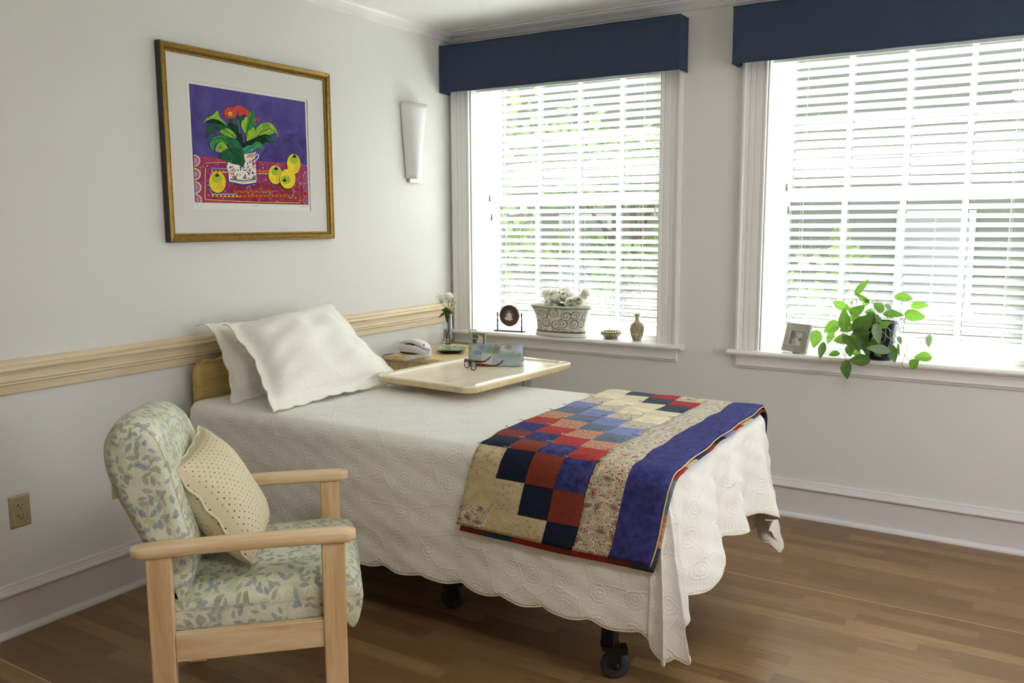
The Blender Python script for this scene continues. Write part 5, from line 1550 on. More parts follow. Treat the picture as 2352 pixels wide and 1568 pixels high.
dr = obj('door', MB().box(nx1-0.022, nx1-0.006, ny0+0.026, ny1-0.026, 0.07, 0.59), M_LAM_X, ns, bevel=0.002)
obj('pull', MB().tube([(nx1-0.008, -0.60, 0.50), (nx1+0.02, -0.60, 0.495), (nx1+0.02, -0.60, 0.425), (nx1-0.008, -0.60, 0.42)], 0.004, 8), M_STEEL, dr, True)
cb = MB().tube([(0.035, -0.735, 0.70), (0.032, -0.75, 0.66), (0.028, -0.77, 0.60), (0.022, -0.79, 0.52), (0.020, -0.80, 0.40), (0.012, -0.80, 0.30)], 0.0022, 6)
tcb = obj('phone_line_cord', MB().tube([(0.060, -0.66, NZ+0.002), (0.034, -0.71, NZ+0.001), (0.030, -0.722, NZ-0.02), (0.030, -0.74, 0.70), (0.026, -0.765, 0.62), (0.022, -0.79, 0.50), (0.018, -0.80, 0.36), (0.010, -0.80, 0.28)], 0.0020, 6), M_BLACK, None, True, label='thin dark phone cord hanging behind the nightstand edge', cat='cord')
# --- telephone
pa = radians(-8); pu = Vector((cos(pa), sin(pa), 0)); pv = Vector((-sin(pa), cos(pa), 0))
pc_ = Vector((0.155, -0.585, NZ))
ph = thing('telephone', 'white corded telephone on the nightstand', 'telephone', tuple(pc_))
def body(z0f, z1f, hwf, hl, mb, n_=22, e=0.5):
    rings = []
    for k in range(n_+1):
        s = -1+2*k/n_; x = hl*s; end = sqrt(max(0, 1-abs(s)**8))
        z0, z1 = z0f(s), z1f(s); zc = (z0+z1)/2; hh = (z1-z0)/2*(0.25+0.75*end); hw = hwf(s)*(0.35+0.65*end)
        r = []
        for q in range(20):
            a = 2*pi*q/20; cx_ = abs(cos(a))**e*(1 if cos(a) > 0 else -1); cz_ = abs(sin(a))**e*(1 if sin(a) > 0 else -1)
            r.append(pc_+pu*x+pv*(hw*cx_)+Vector((0, 0, zc+hh*cz_)))
        rings.append(r)
    loft(mb, rings); return mb
lowz = lambda s: 0.050-0.010*max(0, s)-0.012*max(0, s)**2+0.006*(1-s*s)
hz = body(lambda s: 0.006, lambda s: lowz(s), lambda s: 0.037, 0.110, MB(), e=0.35)
obj('phone_base', hz, M_PHONE, ph, True, autos=60)
obj('base_foot', body(lambda s: 0.0005, lambda s: 0.006, lambda s: 0.032, 0.100, MB(), e=0.3), M_BLACK, ph, True)
hs_ = body(lambda s: lowz(s)+0.0015+0.006*max(0, 1-abs(s*1.6))*0, lambda s: 0.084-0.020*s*s-0.014*max(0, s)**3*1.0+(-0.006*max(0, -s)), lambda s: 0.031-0.003*s*s, 0.112, MB(), e=0.62)
hso = obj('handset', hs_, M_PHONE, ph, True)
obj('dark_gap', body(lambda s: lowz(s)-0.003, lambda s: lowz(s)+0.003, lambda s: 0.0325, 0.060, MB(), 14, 0.3), M_BLACK, ph, True)
obj('cord_clip', MB().box(0, 0.008, -0.003, 0.003, -0.004, 0.004) if False else MB().obox(pc_+pu*0.096+pv*(-0.0225)+Vector((0, 0, 0.060)), pu, pv, (0, 0, 1), 0.003, 0.0025, 0.0035), M_BLACK, hso)
# coiled cord
path = [Vector(q) for q in ((0.262, -0.585, 0.800), (0.280, -0.610, 0.786), (0.275, -0.645, 0.776), (0.245, -0.685, 0.772), (0.205, -0.722, 0.762), (0.195, -0.728, 0.750), (0.215, -0.728, 0.752), (0.262, -0.722, 0.764), (0.300, -0.690, 0.772), (0.300, -0.640, 0.774), (0.272, -0.602, 0.782))]
def catm(P, m_):
    out = []; N = len(P)
    for i in range(N-1):
        p0, p1, p2, p3 = P[max(i-1, 0)], P[i], P[i+1], P[min(i+2, N-1)]
        for k in range(m_):
            q = k/m_; out.append(0.5*((2*p1)+(p2-p0)*q+(2*p0-5*p1+4*p2-p3)*q*q+(-p0+3*p1-3*p2+p3)*q**3))
    out.append(P[-1]); return out
cp = catm(path, 70)
coil = []
D = 0; tot = sum((cp[i+1]-cp[i]).length for i in range(len(cp)-1))
for i in range(len(cp)-1):
    t_ = (cp[i+1]-cp[i]); l = t_.length; t_.normalize(); a = t_.cross(Vector((0, 0, 1))).normalized(); b = a.cross(t_)
    for s_ in range(2):
        an = 2*pi*(D+l*s_/2)/0.0052; coil.append(cp[i]+(cp[i+1]-cp[i])*(s_/2)+a*cos(an)*0.0058+b*sin(an)*0.0058)
    D += l
obj('coiled_cord', MB().tube(coil, 0.0017, 6), M_PHONE, ph, True)
# --- rose builder
def petal(mb, c, up, out, w_, h, curl, twist=0):
    side = up.cross(out).normalized()
    def fn(u, v):
        a = (u-0.5)*2
        wid = w_*sin(min(1, v*0.85+0.15)*pi*0.62)**0.8
        p = c+up*(h*v)+out*(w_*0.55*sin(v*1.6)*(1-0.35*a*a)+curl*max(0, v-0.6)**2*6)
        p = p+side*(a*wid*0.9)-out*(a*a*w_*0.55)
        p = p-up*(a*a*h*0.14*v)
        return p
    mb.grid(fn, 6, 6)
def rose(name, c, r, up, mats, par, seed, lab=None, stem_to=None):
    rnd = random.Random(seed); c = Vector(c); up = Vector(up).normalized()
    mb = MB(); a = up.orthogonal().normalized(); b = up.cross(a)
    # tight heart
    for layer, (nn, rr_, hh, cu, z0) in enumerate(((3, 0.20, 0.95, 0.0, 0.0), (3, 0.34, 1.0, 0.02, 0.0), (4, 0.50, 0.98, 0.08, -0.04), (5, 0.66, 0.92, 0.22, -0.10), (5, 0.80, 0.80, 0.42, -0.14), (6, 0.90, 0.62, 0.6, -0.16))):
        for k in range(nn):
            q = 2*pi*k/nn+layer*0.9+rnd.uniform(-0.15, 0.15)
            o_ = a*cos(q)+b*sin(q)
            petal(mb, c-up*(r*0.75)+up*(z0*r)+o_*(rr_*r*0.28), up, o_, r*(0.42+0.62*rr_), r*1.65*hh*rnd.uniform(0.95, 1.05), cu*r)
    o = obj(name, mb, M_PETAL, par, True)
    sp_ = MB()
    for k in range(5):
        q = 2*pi*k/5; o_ = a*cos(q)+b*sin(q)
        sp_.add([c-up*r*0.82, c-up*r*0.62+o_*r*0.35+b*r*0.1, c-up*r*0.35+o_*r*0.62, c-up*r*0.62+o_*r*0.35-b*r*0.1], [(0, 1, 2, 3)], 0, [[(0, .5), (.5, 1), (1, .5), (.5, 0)]])
    sp_.sphere(c-up*r*0.82, r*0.2, 8, 6)
    sep_ = obj('sepals', sp_, M_RLEAF, o)
    if stem_to: obj('stem', MB().tube([c-up*r*0.85, (c-up*r*1.6+Vector(stem_to))*0.5+up*0.0, Vector(stem_to)], 0.0022, 6), M_RSTEM, o, True)
    return o
def leafp(mb, p, tip, w_, nrm=None, droop=0.12, nu=13):
    p = Vector(p); tip = Vector(tip); d = tip-p; L = d.length; d.normalize()
    nrm = Vector(nrm) if nrm else Vector((0.35, -0.85, 0.35)); nrm = (nrm-d*nrm.dot(d)).normalized()
    s = d.cross(nrm).normalized()
    def wf(v): return (max(0.0, sin(pi*min(1, v**0.72)))**0.78)*(1-0.12*v)
    def fn(u, v):
        a = (u-0.5)*2; ww = w_/2*wf(v)
        back = 0.10*L*abs(a)**1.5*max(0, 1-v*5)   # heart-shaped lobes at the base
        return p+d*(L*v-back)+s*(a*ww)+nrm*(-droop*L*v*v+abs(a)*ww*0.28)
    mb.grid(fn, 8, nu, uvf=lambda u, v: (v, u))
# --- bud vase with rose
vb = Vector((0.166, -0.283, NZ))
vs_ = thing('bud_vase', 'clear glass bud vase with a single white rose on the nightstand', 'vase', tuple(vb))
R_ = 0.031
pr_ = [(0, 0.001), (R_*0.98, 0.001), (R_, 0.004), (R_*0.97, 0.014), (R_*0.90, 0.06), (R_*0.80, 0.14), (R_*0.78, 0.200), (R_*0.81, 0.207), (R_*0.78, 0.209), (R_*0.72, 0.205), (R_*0.71, 0.14), (R_*0.81, 0.06), (R_*0.86, 0.024), (R_*0.5, 0.018), (0, 0.018)]
obj('glass_body', MB().lathe(pr_, vb, 36), M_GLASS, vs_, True)
obj('water', MB().lathe([(0, 0.0175), (R_*0.5, 0.0175), (R_*0.865, 0.0245), (R_*0.815, 0.06), (R_*0.765, 0.108), (0, 0.108)], vb, 36), M_WATER, vs_, True, autos=50)
fl = obj('stem', MB().tube([vb+Vector((0.010, 0, 0.03)), vb+Vector((0.004, 0, 0.12)), vb+Vector((0.000, 0, 0.20)), vb+Vector((0.008, -0.002, 0.272))], 0.0020, 6).tube([vb+Vector((-0.012, 0.004, 0.03)), vb+Vector((0.004, 0.004, 0.13)), vb+Vector((-0.003, 0.0, 0.21)), vb+Vector((-0.028, 0.0, 0.255))], 0.0012, 5)
         .tube([vb+Vector((-0.004, -0.006, 0.028)), vb+Vector((-0.008, -0.002, 0.10)), vb+Vector((0.006, 0, 0.20)), vb+Vector((0.024, 0, 0.25))], 0.0012, 5).tube([vb+Vector((0.016, -0.004, 0.032)), vb+Vector((0.010, -0.004, 0.10)), vb+Vector((0.003, 0, 0.20))], 0.0016, 5), M_RSTEM, vs_, True)
rose('rose_bloom', vb+Vector((0.012, -0.002, 0.300)), 0.026, (0.1, -0.05, 1), None, vs_, 2)
lm_ = MB()
for (tx, ty, tz, w_) in ((-0.060, -0.02, 0.175, 0.020), (0.040, -0.02, 0.215, 0.026), (-0.022, -0.03, 0.225, 0.028), (0.028, -0.03, 0.195, 0.026), (0.018, -0.032, 0.150, 0.030), (0.004, -0.03, 0.240, 0.024), (0.036, 0.02, 0.200, 0.024)):
    leafp(lm_, vb+Vector((0.002, -0.005, 0.212)), vb+Vector((tx, ty, tz)), w_, (0.3, -0.8, 0.5))
obj('leaves', lm_, M_RLEAF, vs_, True)
by = MB(); bs_ = MB(); rb = random.Random(11)
for cl_, cen, nn in ((0, Vector((-0.052, 0.0, 0.285)), 60), (1, Vector((0.038, 0.004, 0.262)), 46)):
    root_ = vb+Vector((0.004 if cl_ else -0.01, 0, 0.205))
    for k in range(nn*2):
        p = vb+cen+Vector((rb.gauss(0, 0.014), rb.gauss(0, 0.012), rb.gauss(0, 0.018)))
        by.sphere(p, rb.uniform(0.0013, 0.0024), 6, 4)
        if k % 3 == 0:
            mid = root_+(vb+cen-root_)*0.65; bs_.tube([root_, mid, p], 0.0004, 4)
obj('small_blooms', by, M_BABY, vs_, True); obj('fine_stems', bs_, plain('fine_green_stem', '#8a8f60', 0.7), vs_)
# --- plate
pl_ = thing('square_plate', 'green glazed square dish with dark underside on the nightstand', 'plate', (0.305, -0.455, NZ))
pm = MB(); c = Vector((0.300, -0.440, NZ)); ra = radians(32)
def pring(h, z, r): return [c+Vector((a*cos(ra)-b*sin(ra), a*sin(ra)+b*cos(ra), z)) for a, b in rrect(h, h, r, 6)]
obj('dish', loft(MB(), [pring(0.05, 0.012, 0.02), pring(0.062, 0.012, 0.02), pring(0.078, 0.020, 0.022), pring(0.080, 0.0225, 0.022), pring(0.077, 0.0225, 0.022), pring(0.060, 0.0155, 0.02), pring(0.02, 0.0145, 0.01)]), M_PLATE, pl_, True, autos=45)
obj('underside', loft(MB(), [pring(0.040, 0.0, 0.02), pring(0.045, 0.0, 0.02), pring(0.060, 0.009, 0.02), pring(0.0775, 0.019, 0.022), pring(0.06, 0.0118, 0.02)]), M_BLACK, pl_, True, autos=45)
# --- small photo frames
def photo_mat(name, spots, bg1, bg2):
    n = NT(name, 0.25, 0, None, 0.5); uv = n.uv(); X, Y, Z = n.sep(uv)
    c = n.mix(n.ramp(n.noise(uv, 5, 4, 0.6), [(0.4, 0.0), (0.6, 1.0)]), H(bg1), H(bg2))
    for (cx_, cy2, rx, ry, h1, h2, j) in spots:
        a = n.m('DIVIDE', n.m('SUBTRACT', X, cx_), rx); b = n.m('DIVIDE', n.m('SUBTRACT', Y, cy2), ry)
        d = n.m('ADD', n.m('ADD', n.m('MULTIPLY', a, a), n.m('MULTIPLY', b, b)), n.m('MULTIPLY', n.m('SUBTRACT', n.noise(uv, 12, 3, 0.6), 0.5), j*2.2))
        c = n.mix(n.ramp(d, [(0.85, 1.0), (1.0, 0.0)]), c, n.mix(n.noise(uv, 30, 2), H(h1), H(h2)))
    n.base(c); return n.mat
M_PH1 = photo_mat('black_and_white_photo', [(0.5, 0.92, 0.7, 0.10, '#6f7069', '#8a8b84', 0.5), (0.15, 0.55, 0.5, 0.04, '#b9bab4', '#9b9c96', 0.2), (0.62, 0.30, 0.28, 0.26, '#d4d3cc', '#b9b8b0', 1.0), (0.60, 0.58, 0.13, 0.20, '#d8d7d0', '#c4c3bc', 0.6), (0.78, 0.56, 0.12, 0.20, '#dcdbd4', '#c4c3bc', 0.6),
                 (0.52, 0.80, 0.075, 0.085, '#b8b7b0', '#d0cfc8', 0.2), (0.74, 0.80, 0.08, 0.09, '#c8c7c0', '#b0afa8', 0.2), (0.74, 0.88, 0.07, 0.05, '#4a4a46', '#5a5a56', 0.2), (0.5, 0.06, 0.7, 0.10, '#a8a79f', '#8f8e88', 0.5)], '#4c4f4c', '#63665f')
M_PH2 = photo_mat('pale_landscape_photo', [(0.15, 0.62, 0.26, 0.28, '#8d9090', '#a9abab', 0.9), (0.80, 0.42, 0.17, 0.14, '#55595a', '#777a7a', 0.5), (0.50, 0.52, 0.25, 0.05, '#a8aaa8', '#c0c2c0', 0.6), (0.36, 0.17, 0.035, 0.15, '#6f7272', '#888b8b', 0.3), (0.27, 0.14, 0.03, 0.12, '#8a8d8d', '#9a9d9d', 0.3), (0.10, 0.16, 0.1, 0.2, '#a0a2a0', '#b8bab8', 0.9)], '#c9c9c2', '#d6d6cf')
M_PH3 = photo_mat('family_group_photo', [(0.5, 0.45, 0.26, 0.30, '#d8cfc4', '#c4b4a8', 1.0), (0.48, 0.82, 0.09, 0.10, '#a9826c', '#7a5a48', 0.3), (0.30, 0.48, 0.08, 0.09, '#c49a84', '#a87c68', 0.3), (0.74, 0.60, 0.07, 0.09, '#b88c78', '#98705c', 0.3), (0.55, 0.22, 0.28, 0.12, '#c9a28c', '#dcd0c8', 0.8), (0.25, 0.25, 0.14, 0.12, '#d8d0cc', '#b8b0ac', 0.8)], '#3f4a4c', '#5a6664')
M_SILV = plain('pewter_frame', '#bdb9ae', 0.35, 0.4)
# clip frame on nightstand
fc = Vector((0.318, -0.205, NZ)); fu_ = Vector((0.985, 0.17, 0)).normalized(); fv_ = Vector((-0.17, 0.985, 0)).normalized()
t = thing('wire_photo_frame', 'small silver frame with black and white photo on a bent wire stand on the nightstand', 'photo frame', tuple(fc))
wz = [fc+fu_*(-0.046)+fv_*0.016+Vector((0, 0, 0.003)), fc+fu_*(-0.052)+fv_*0.014+Vector((0, 0, 0.008)), fc+fu_*(-0.053)+fv_*0.010+Vector((0, 0, 0.095)), fc+fu_*(-0.046)+fv_*0.010+Vector((0, 0, 0.102)), fc+fu_*(-0.010)+fv_*0.010+Vector((0, 0, 0.102)), fc+fu_*(-0.004)+fv_*0.010+Vector((0, 0, 0.096)), fc+fu_*(-0.010)+fv_*0.010+Vector((0, 0, 0.088))]
obj('wire_stand', MB().tube(wz, 0.0028, 8).tube([wz[0], fc+fu_*0.03+fv_*0.02+Vector((0, 0, 0.003)), fc+fu_*0.012+fv_*(-0.012)+Vector((0, 0, 0.003)), fc+fu_*0.010+fv_*0.000+Vector((0, 0, 0.010))], 0.0024, 8), M_STEEL, t, True)
fcc = fc+fu_*0.012+Vector((0, 0, 0.050))
mb = MB().obox(fcc, fu_, fv_, (0, 0, 1), 0.046, 0.004, 0.041)
obj('photo_border', mb, M_SILV, t, bevel=0.002)
def card(mb, c, u, w_, hu, hw): 
    c = Vector(c); return mb.add([c-u*hu-w_*hw, c+u*hu-w_*hw, c+u*hu+w_*hw, c-u*hu+w_*hw], [(0, 1, 2, 3)], 0, [[(0, 0), (1, 0), (1, 1), (0, 1)]])
obj('photo', card(MB(), fcc-fv_*0.0046, fu_, Vector((0, 0, 1)), 0.038, 0.035), M_PH1, t)
# ================================================================== SILL THINGS (left window)
SZ = WZ0
rc_ = Vector((0.400, 0.026, SZ)); ru = Vector((1, 0.12, 0)).normalized(); rv = Vector((-0.12, 1, 0)).normalized()
t = thing('round_photo_frame', 'round brown photo frame swinging on a black stand on the left windowsill', 'photo frame', tuple(rc_))
mb = MB().obox(rc_+Vector((0, 0, 0.003)), ru, rv, (0, 0, 1), 0.098, 0.016, 0.003)
obj('stand_base', mb, M_IRON, t, bevel=0.001)
for s_ in (-1, 1):
    obj('post', MB().lathe([(0.005, 0), (0.0035, 0.012), (0.005, 0.03), (0.0032, 0.04), (0.0048, 0.055), (0.0032, 0.075), (0.0045, 0.095), (0.0045, 0.108), (0, 0.109)], rc_+ru*(0.080*s_)+Vector((0, 0, 0.006)), 12), M_IRON, t, True)
cc_ = rc_+Vector((0, 0, 0.096)); ax = (rv*-1+Vector((0, 0, 0.03))).normalized()
fo_ = MB().lathe([(0.036, 0.007), (0.038, 0.010), (0.058, 0.010), (0.064, 0.006), (0.065, -0.004), (0.060, -0.010), (0, -0.010)], cc_, 40, 0, tuple(ax), 1.0, 0.92 if False else 1.0)
obj('round_rim', fo_, M_BRONZE, t, True, autos=60)
obj('pivot', MB().tube([cc_-ru*0.082, cc_-ru*0.060], 0.003, 8).tube([cc_+ru*0.060, cc_+ru*0.082], 0.003, 8), plain('brass_pivot', '#a88c4c', 0.3, 0.8), t, True)
mb = MB(); pts = []; uu_ = []
for k in range(28):
    q = 2*pi*k/28; pts.append(cc_+ax*0.0075+ru*(0.037*cos(q))+Vector((0, 0, 1))*(0.037*sin(q))); uu_.append((0.5+0.5*cos(q), 0.5+0.5*sin(q)))
mb.add(pts, [tuple(range(28))], 0, [uu_]); obj('photo', mb, M_PH3, t)
# planter
pcn = Vector((0.768, -0.004, SZ))
t = thing('planter', 'oval white ceramic planter with brown scrollwork on the left windowsill', 'planter', tuple(pcn))
SY = 0.385
def oval(prof, name, mt, n_=56, par=t, off=(0, 0, 0)): return obj(name, MB().lathe(prof, pcn+Vector(off), n_, 0, (0, 0, 1), 1, SY), mt, par, True, autos=60)
oval([(0, 0.0), (0.158, 0.0), (0.166, 0.004), (0.168, 0.012), (0.160, 0.022), (0.157, 0.024), (0, 0.024)], 'saucer', M_GLAZE)
oval([(0.157, 0.024), (0.160, 0.028), (0.160, 0.031), (0.156, 0.033)], 'brown_band', M_BRIM)
oval([(0.0, 0.031), (0.152, 0.032), (0.155, 0.05), (0.160, 0.09), (0.170, 0.125), (0.184, 0.152), (0.196, 0.166)], 'scrolled_body', M_SCROLL)
oval([(0.196, 0.166), (0.205, 0.171), (0.207, 0.176), (0.202, 0.180), (0.194, 0.177), (0.180, 0.155), (0.165, 0.12), (0.150, 0.06), (0, 0.05)], 'rim', M_GLAZE)
obj('rim_line', MB().tube([pcn+Vector((0.1965*cos(2*pi*k/60), 0.1965*SY*sin(2*pi*k/60)-0.001, 0.1655+0.0006*sin(k))) for k in range(60)], 0.0016, 6, closed=True), M_BRIM, t, True)
oval([(0, 0.128), (0.168, 0.128)], 'moss_fill', plain('dark_green_moss', '#22301c', 0.95, noise=(90, 0.5)))
RS = [(0.650, 0.030, 1.078, 0.033, (-0.6, -0.3, 0.7)), (0.684, 0.010, 1.055, 0.031, (-0.3, -0.6, 0.6)), (0.705, 0.040, 1.082, 0.028, (-0.1, -0.2, 1)), (0.738, -0.005, 1.050, 0.032, (-0.2, -0.6, 0.7)), (0.783, 0.030, 1.096, 0.032, (0.05, -0.2, 1)), (0.790, -0.005, 1.066, 0.034, (0.1, -0.65, 0.7)),
      (0.826, 0.030, 1.062, 0.030, (0.2, -0.3, 0.9)), (0.842, -0.024, 1.036, 0.031, (0.25, -0.85, 0.5)), (0.884, -0.012, 1.046, 0.032, (0.35, -0.85, 0.45)), (0.912, 0.030, 1.090, 0.031, (0.6, -0.2, 0.8)), (0.700, -0.018, 1.028, 0.030, (-0.3, -0.8, 0.3)), (0.900, 0.020, 1.066, 0.028, (0.6, -0.4, 0.5))]
RL = ['leftmost white rose in the scrollwork planter, tilting left', 'white rose second from left, low over the planter rim', 'small white rose standing behind the left pair in the planter', 'white rose left of centre in the planter, petals wide open', 'tallest white rose at the centre back of the planter', 'white rose at the centre front, below the tallest bloom', 'white rose half hidden right of centre in the planter', 'cream-hearted rose facing forward at the planter front', 'white rose facing forward, right front of the planter', 'topmost white rose at the right end of the planter', 'lowest white rose at the left, touching the planter rim', 'white rose bud behind the right-hand blooms in the planter']
for k, ((x, y, z, r, up), lb) in enumerate(zip(RS, RL)):
    o = rose('rose', (x, y, z), r, up, None, None, 20+k, stem_to=(pcn.x+(x-pcn.x)*0.6, pcn.y+0.3*(y-pcn.y), SZ+0.129))
    o['label'] = lb; o['category'] = 'flower'; o['group'] = 'white roses in the planter'
lm_ = MB()
for (bx, by_, bz, tx, ty, tz, w_) in ((0.74, 0.03, 1.03, 0.742, 0.03, 1.115, 0.018), (0.77, -0.01, 1.0, 0.800, -0.045, 1.028, 0.05), (0.80, 0.03, 1.04, 0.835, 0.045, 1.095, 0.010), (0.82, 0.03, 1.04, 0.862, 0.04, 1.085, 0.010), (0.82, 0.03, 1.03, 0.872, 0.03, 1.075, 0.012), (0.74, -0.02, 1.01, 0.755, -0.05, 1.018, 0.03), (0.86, -0.02, 1.0, 0.885, -0.055, 1.012, 0.03), (0.79, -0.02, 1.0, 0.775, -0.05, 1.03, 0.045), (0.80, -0.01, 1.0, 0.820, -0.045, 1.022, 0.04)):
    leafp(lm_, (bx, by_, bz), (tx, ty, tz), w_)
obj('leaves', lm_, M_RLEAF, t, True)
# pierced silver bowl
bc_ = Vector((1.066, 0.040, SZ))
t = thing('pierced_bowl', 'small pierced and beaded silver bowl on the left windowsill', 'bowl', tuple(bc_))
M_OLDS = plain('tarnished_silver', '#c9c2b0', 0.25, 0.9); M_OLDB = plain('brass_band', '#8a7444', 0.4, 0.8)
obj('bowl_body', MB().lathe([(0.036, 0.0), (0.038, 0.003), (0.030, 0.008), (0.040, 0.014), (0.052, 0.024), (0.055, 0.034), (0.057, 0.040), (0.054, 0.040), (0.050, 0.026), (0.036, 0.014), (0, 0.010)], bc_, 36), M_OLDB, t, True)
bd = MB()
for k in range(22):
    q = 2*pi*k/22; bd.sphere(bc_+Vector((0.0545*cos(q), 0.0545*sin(q), 0.0270)), 0.0058, 8, 6); bd.sphere(bc_+Vector((0.057*cos(q+0.14), 0.057*sin(q+0.14), 0.0395)), 0.0048, 8, 6)
for k in range(30):
    q = 2*pi*k/30; bd.tube([bc_+Vector((0.034*cos(q), 0.034*sin(q), 0.002)), bc_+Vector((0.045*cos(q), 0.045*sin(q), 0.018))], 0.0018, 6)
obj('beading', bd, M_OLDS, t, True)
vc = Vector((1.226, 0.034, SZ))
obj('ceramic_vase', MB().lathe([(0, 0.0), (0.022, 0.0), (0.024, 0.004), (0.034, 0.030), (0.0405, 0.062), (0.040, 0.078), (0.032, 0.094), (0.018, 0.104), (0.012, 0.112), (0.0105, 0.124), (0.0125, 0.136), (0.017, 0.145), (0.0165, 0.148), (0.012, 0.146), (0.009, 0.13), (0, 0.10)], vc, 36), M_VGLZ, None, True, label='small brown-green glazed narrow-necked vase at the right end of the left windowsill', cat='vase')
# ================================================================== SILL THINGS (right window)
sc_ = Vector((2.090, -0.012, SZ)); su = Vector((0.88, -0.47, 0)).normalized(); sn = Vector((-0.47, -0.88, 0)).normalized()
su = Vector((0.905, -0.425, 0)).normalized(); sn = Vector((-0.425, -0.905, 0)).normalized()
sw = (Vector((0, 0, 1))*cos(radians(17))-sn*sin(radians(17))); so = sn*cos(radians(17))+Vector((0, 0, 1))*sin(radians(17))
t = thing('square_photo_frame', 'pewter square photo frame leaning back on the right windowsill', 'photo frame', tuple(sc_))
hw_ = 0.0715
cfr = sc_+sw*0.073+Vector((0, 0, 0.004))
mb = MB()
for (a0, a1, b0_, b1_) in ((-hw_, hw_, 0.036, hw_), (-hw_, hw_, -hw_, -0.036), (-hw_, -0.036, -0.036, 0.036), (0.036, hw_, -0.036, 0.036)):
    mb.obox(cfr+su*((a0+a1)/2)+sw*((b0_+b1_)/2), su, sw, so, (a1-a0)/2, (b1_-b0_)/2, 0.0065)
n = NT('embossed_pewter', 0.45, 0.3); n.base(n.ramp(n.noise(n.obj(), 260, 4, 0.7), [(0.35, H('#7d776a')), (0.6, H('#b2ada0'))])); n.bump(n.noise(n.obj(), 260, 4, 0.7), 0.002, 1.0); M_PEW = n.mat
obj('embossed_border', mb, M_PEW, t)
mb = MB()
for (a0, a1, b0_, b1_) in ((-0.039, 0.039, 0.035, 0.039), (-0.039, 0.039, -0.039, -0.035), (-0.039, -0.035, -0.035, 0.035), (0.035, 0.039, -0.035, 0.035)):
    mb.obox(cfr+su*((a0+a1)/2)+sw*((b0_+b1_)/2)+so*0.003, su, sw, so, (a1-a0)/2, (b1_-b0_)/2, 0.0055)
obj('inner_lip', mb, M_SILV, t)
obj('frame_back', MB().obox(cfr-so*0.009, su, sw, so, hw_*0.985, hw_*0.985, 0.0035), plain('pale_frame_back', '#b8c0b0', 0.6), t)
obj('photo', card(MB(), cfr-so*0.004, su, sw, 0.0352, 0.0352), M_PH2, t)
e0_ = cfr-so*0.013+sw*0.01
obj('easel_back', MB().add([e0_-su*0.02+sw*0.03, e0_+su*0.02+sw*0.03, sc_-sn*0.058+su*0.026+Vector((0, 0, 0.001)), sc_-sn*0.058-su*0.026+Vector((0, 0, 0.001)), sc_-sn*0.024+su*0.026+Vector((0, 0, 0.001)), sc_-sn*0.024-su*0.026+Vector((0, 0, 0.001))], [(0, 1, 2, 3), (0, 3, 5), (1, 4, 2), (2, 4, 5, 3), (0, 5, 4, 1)]), M_BLACK, t)
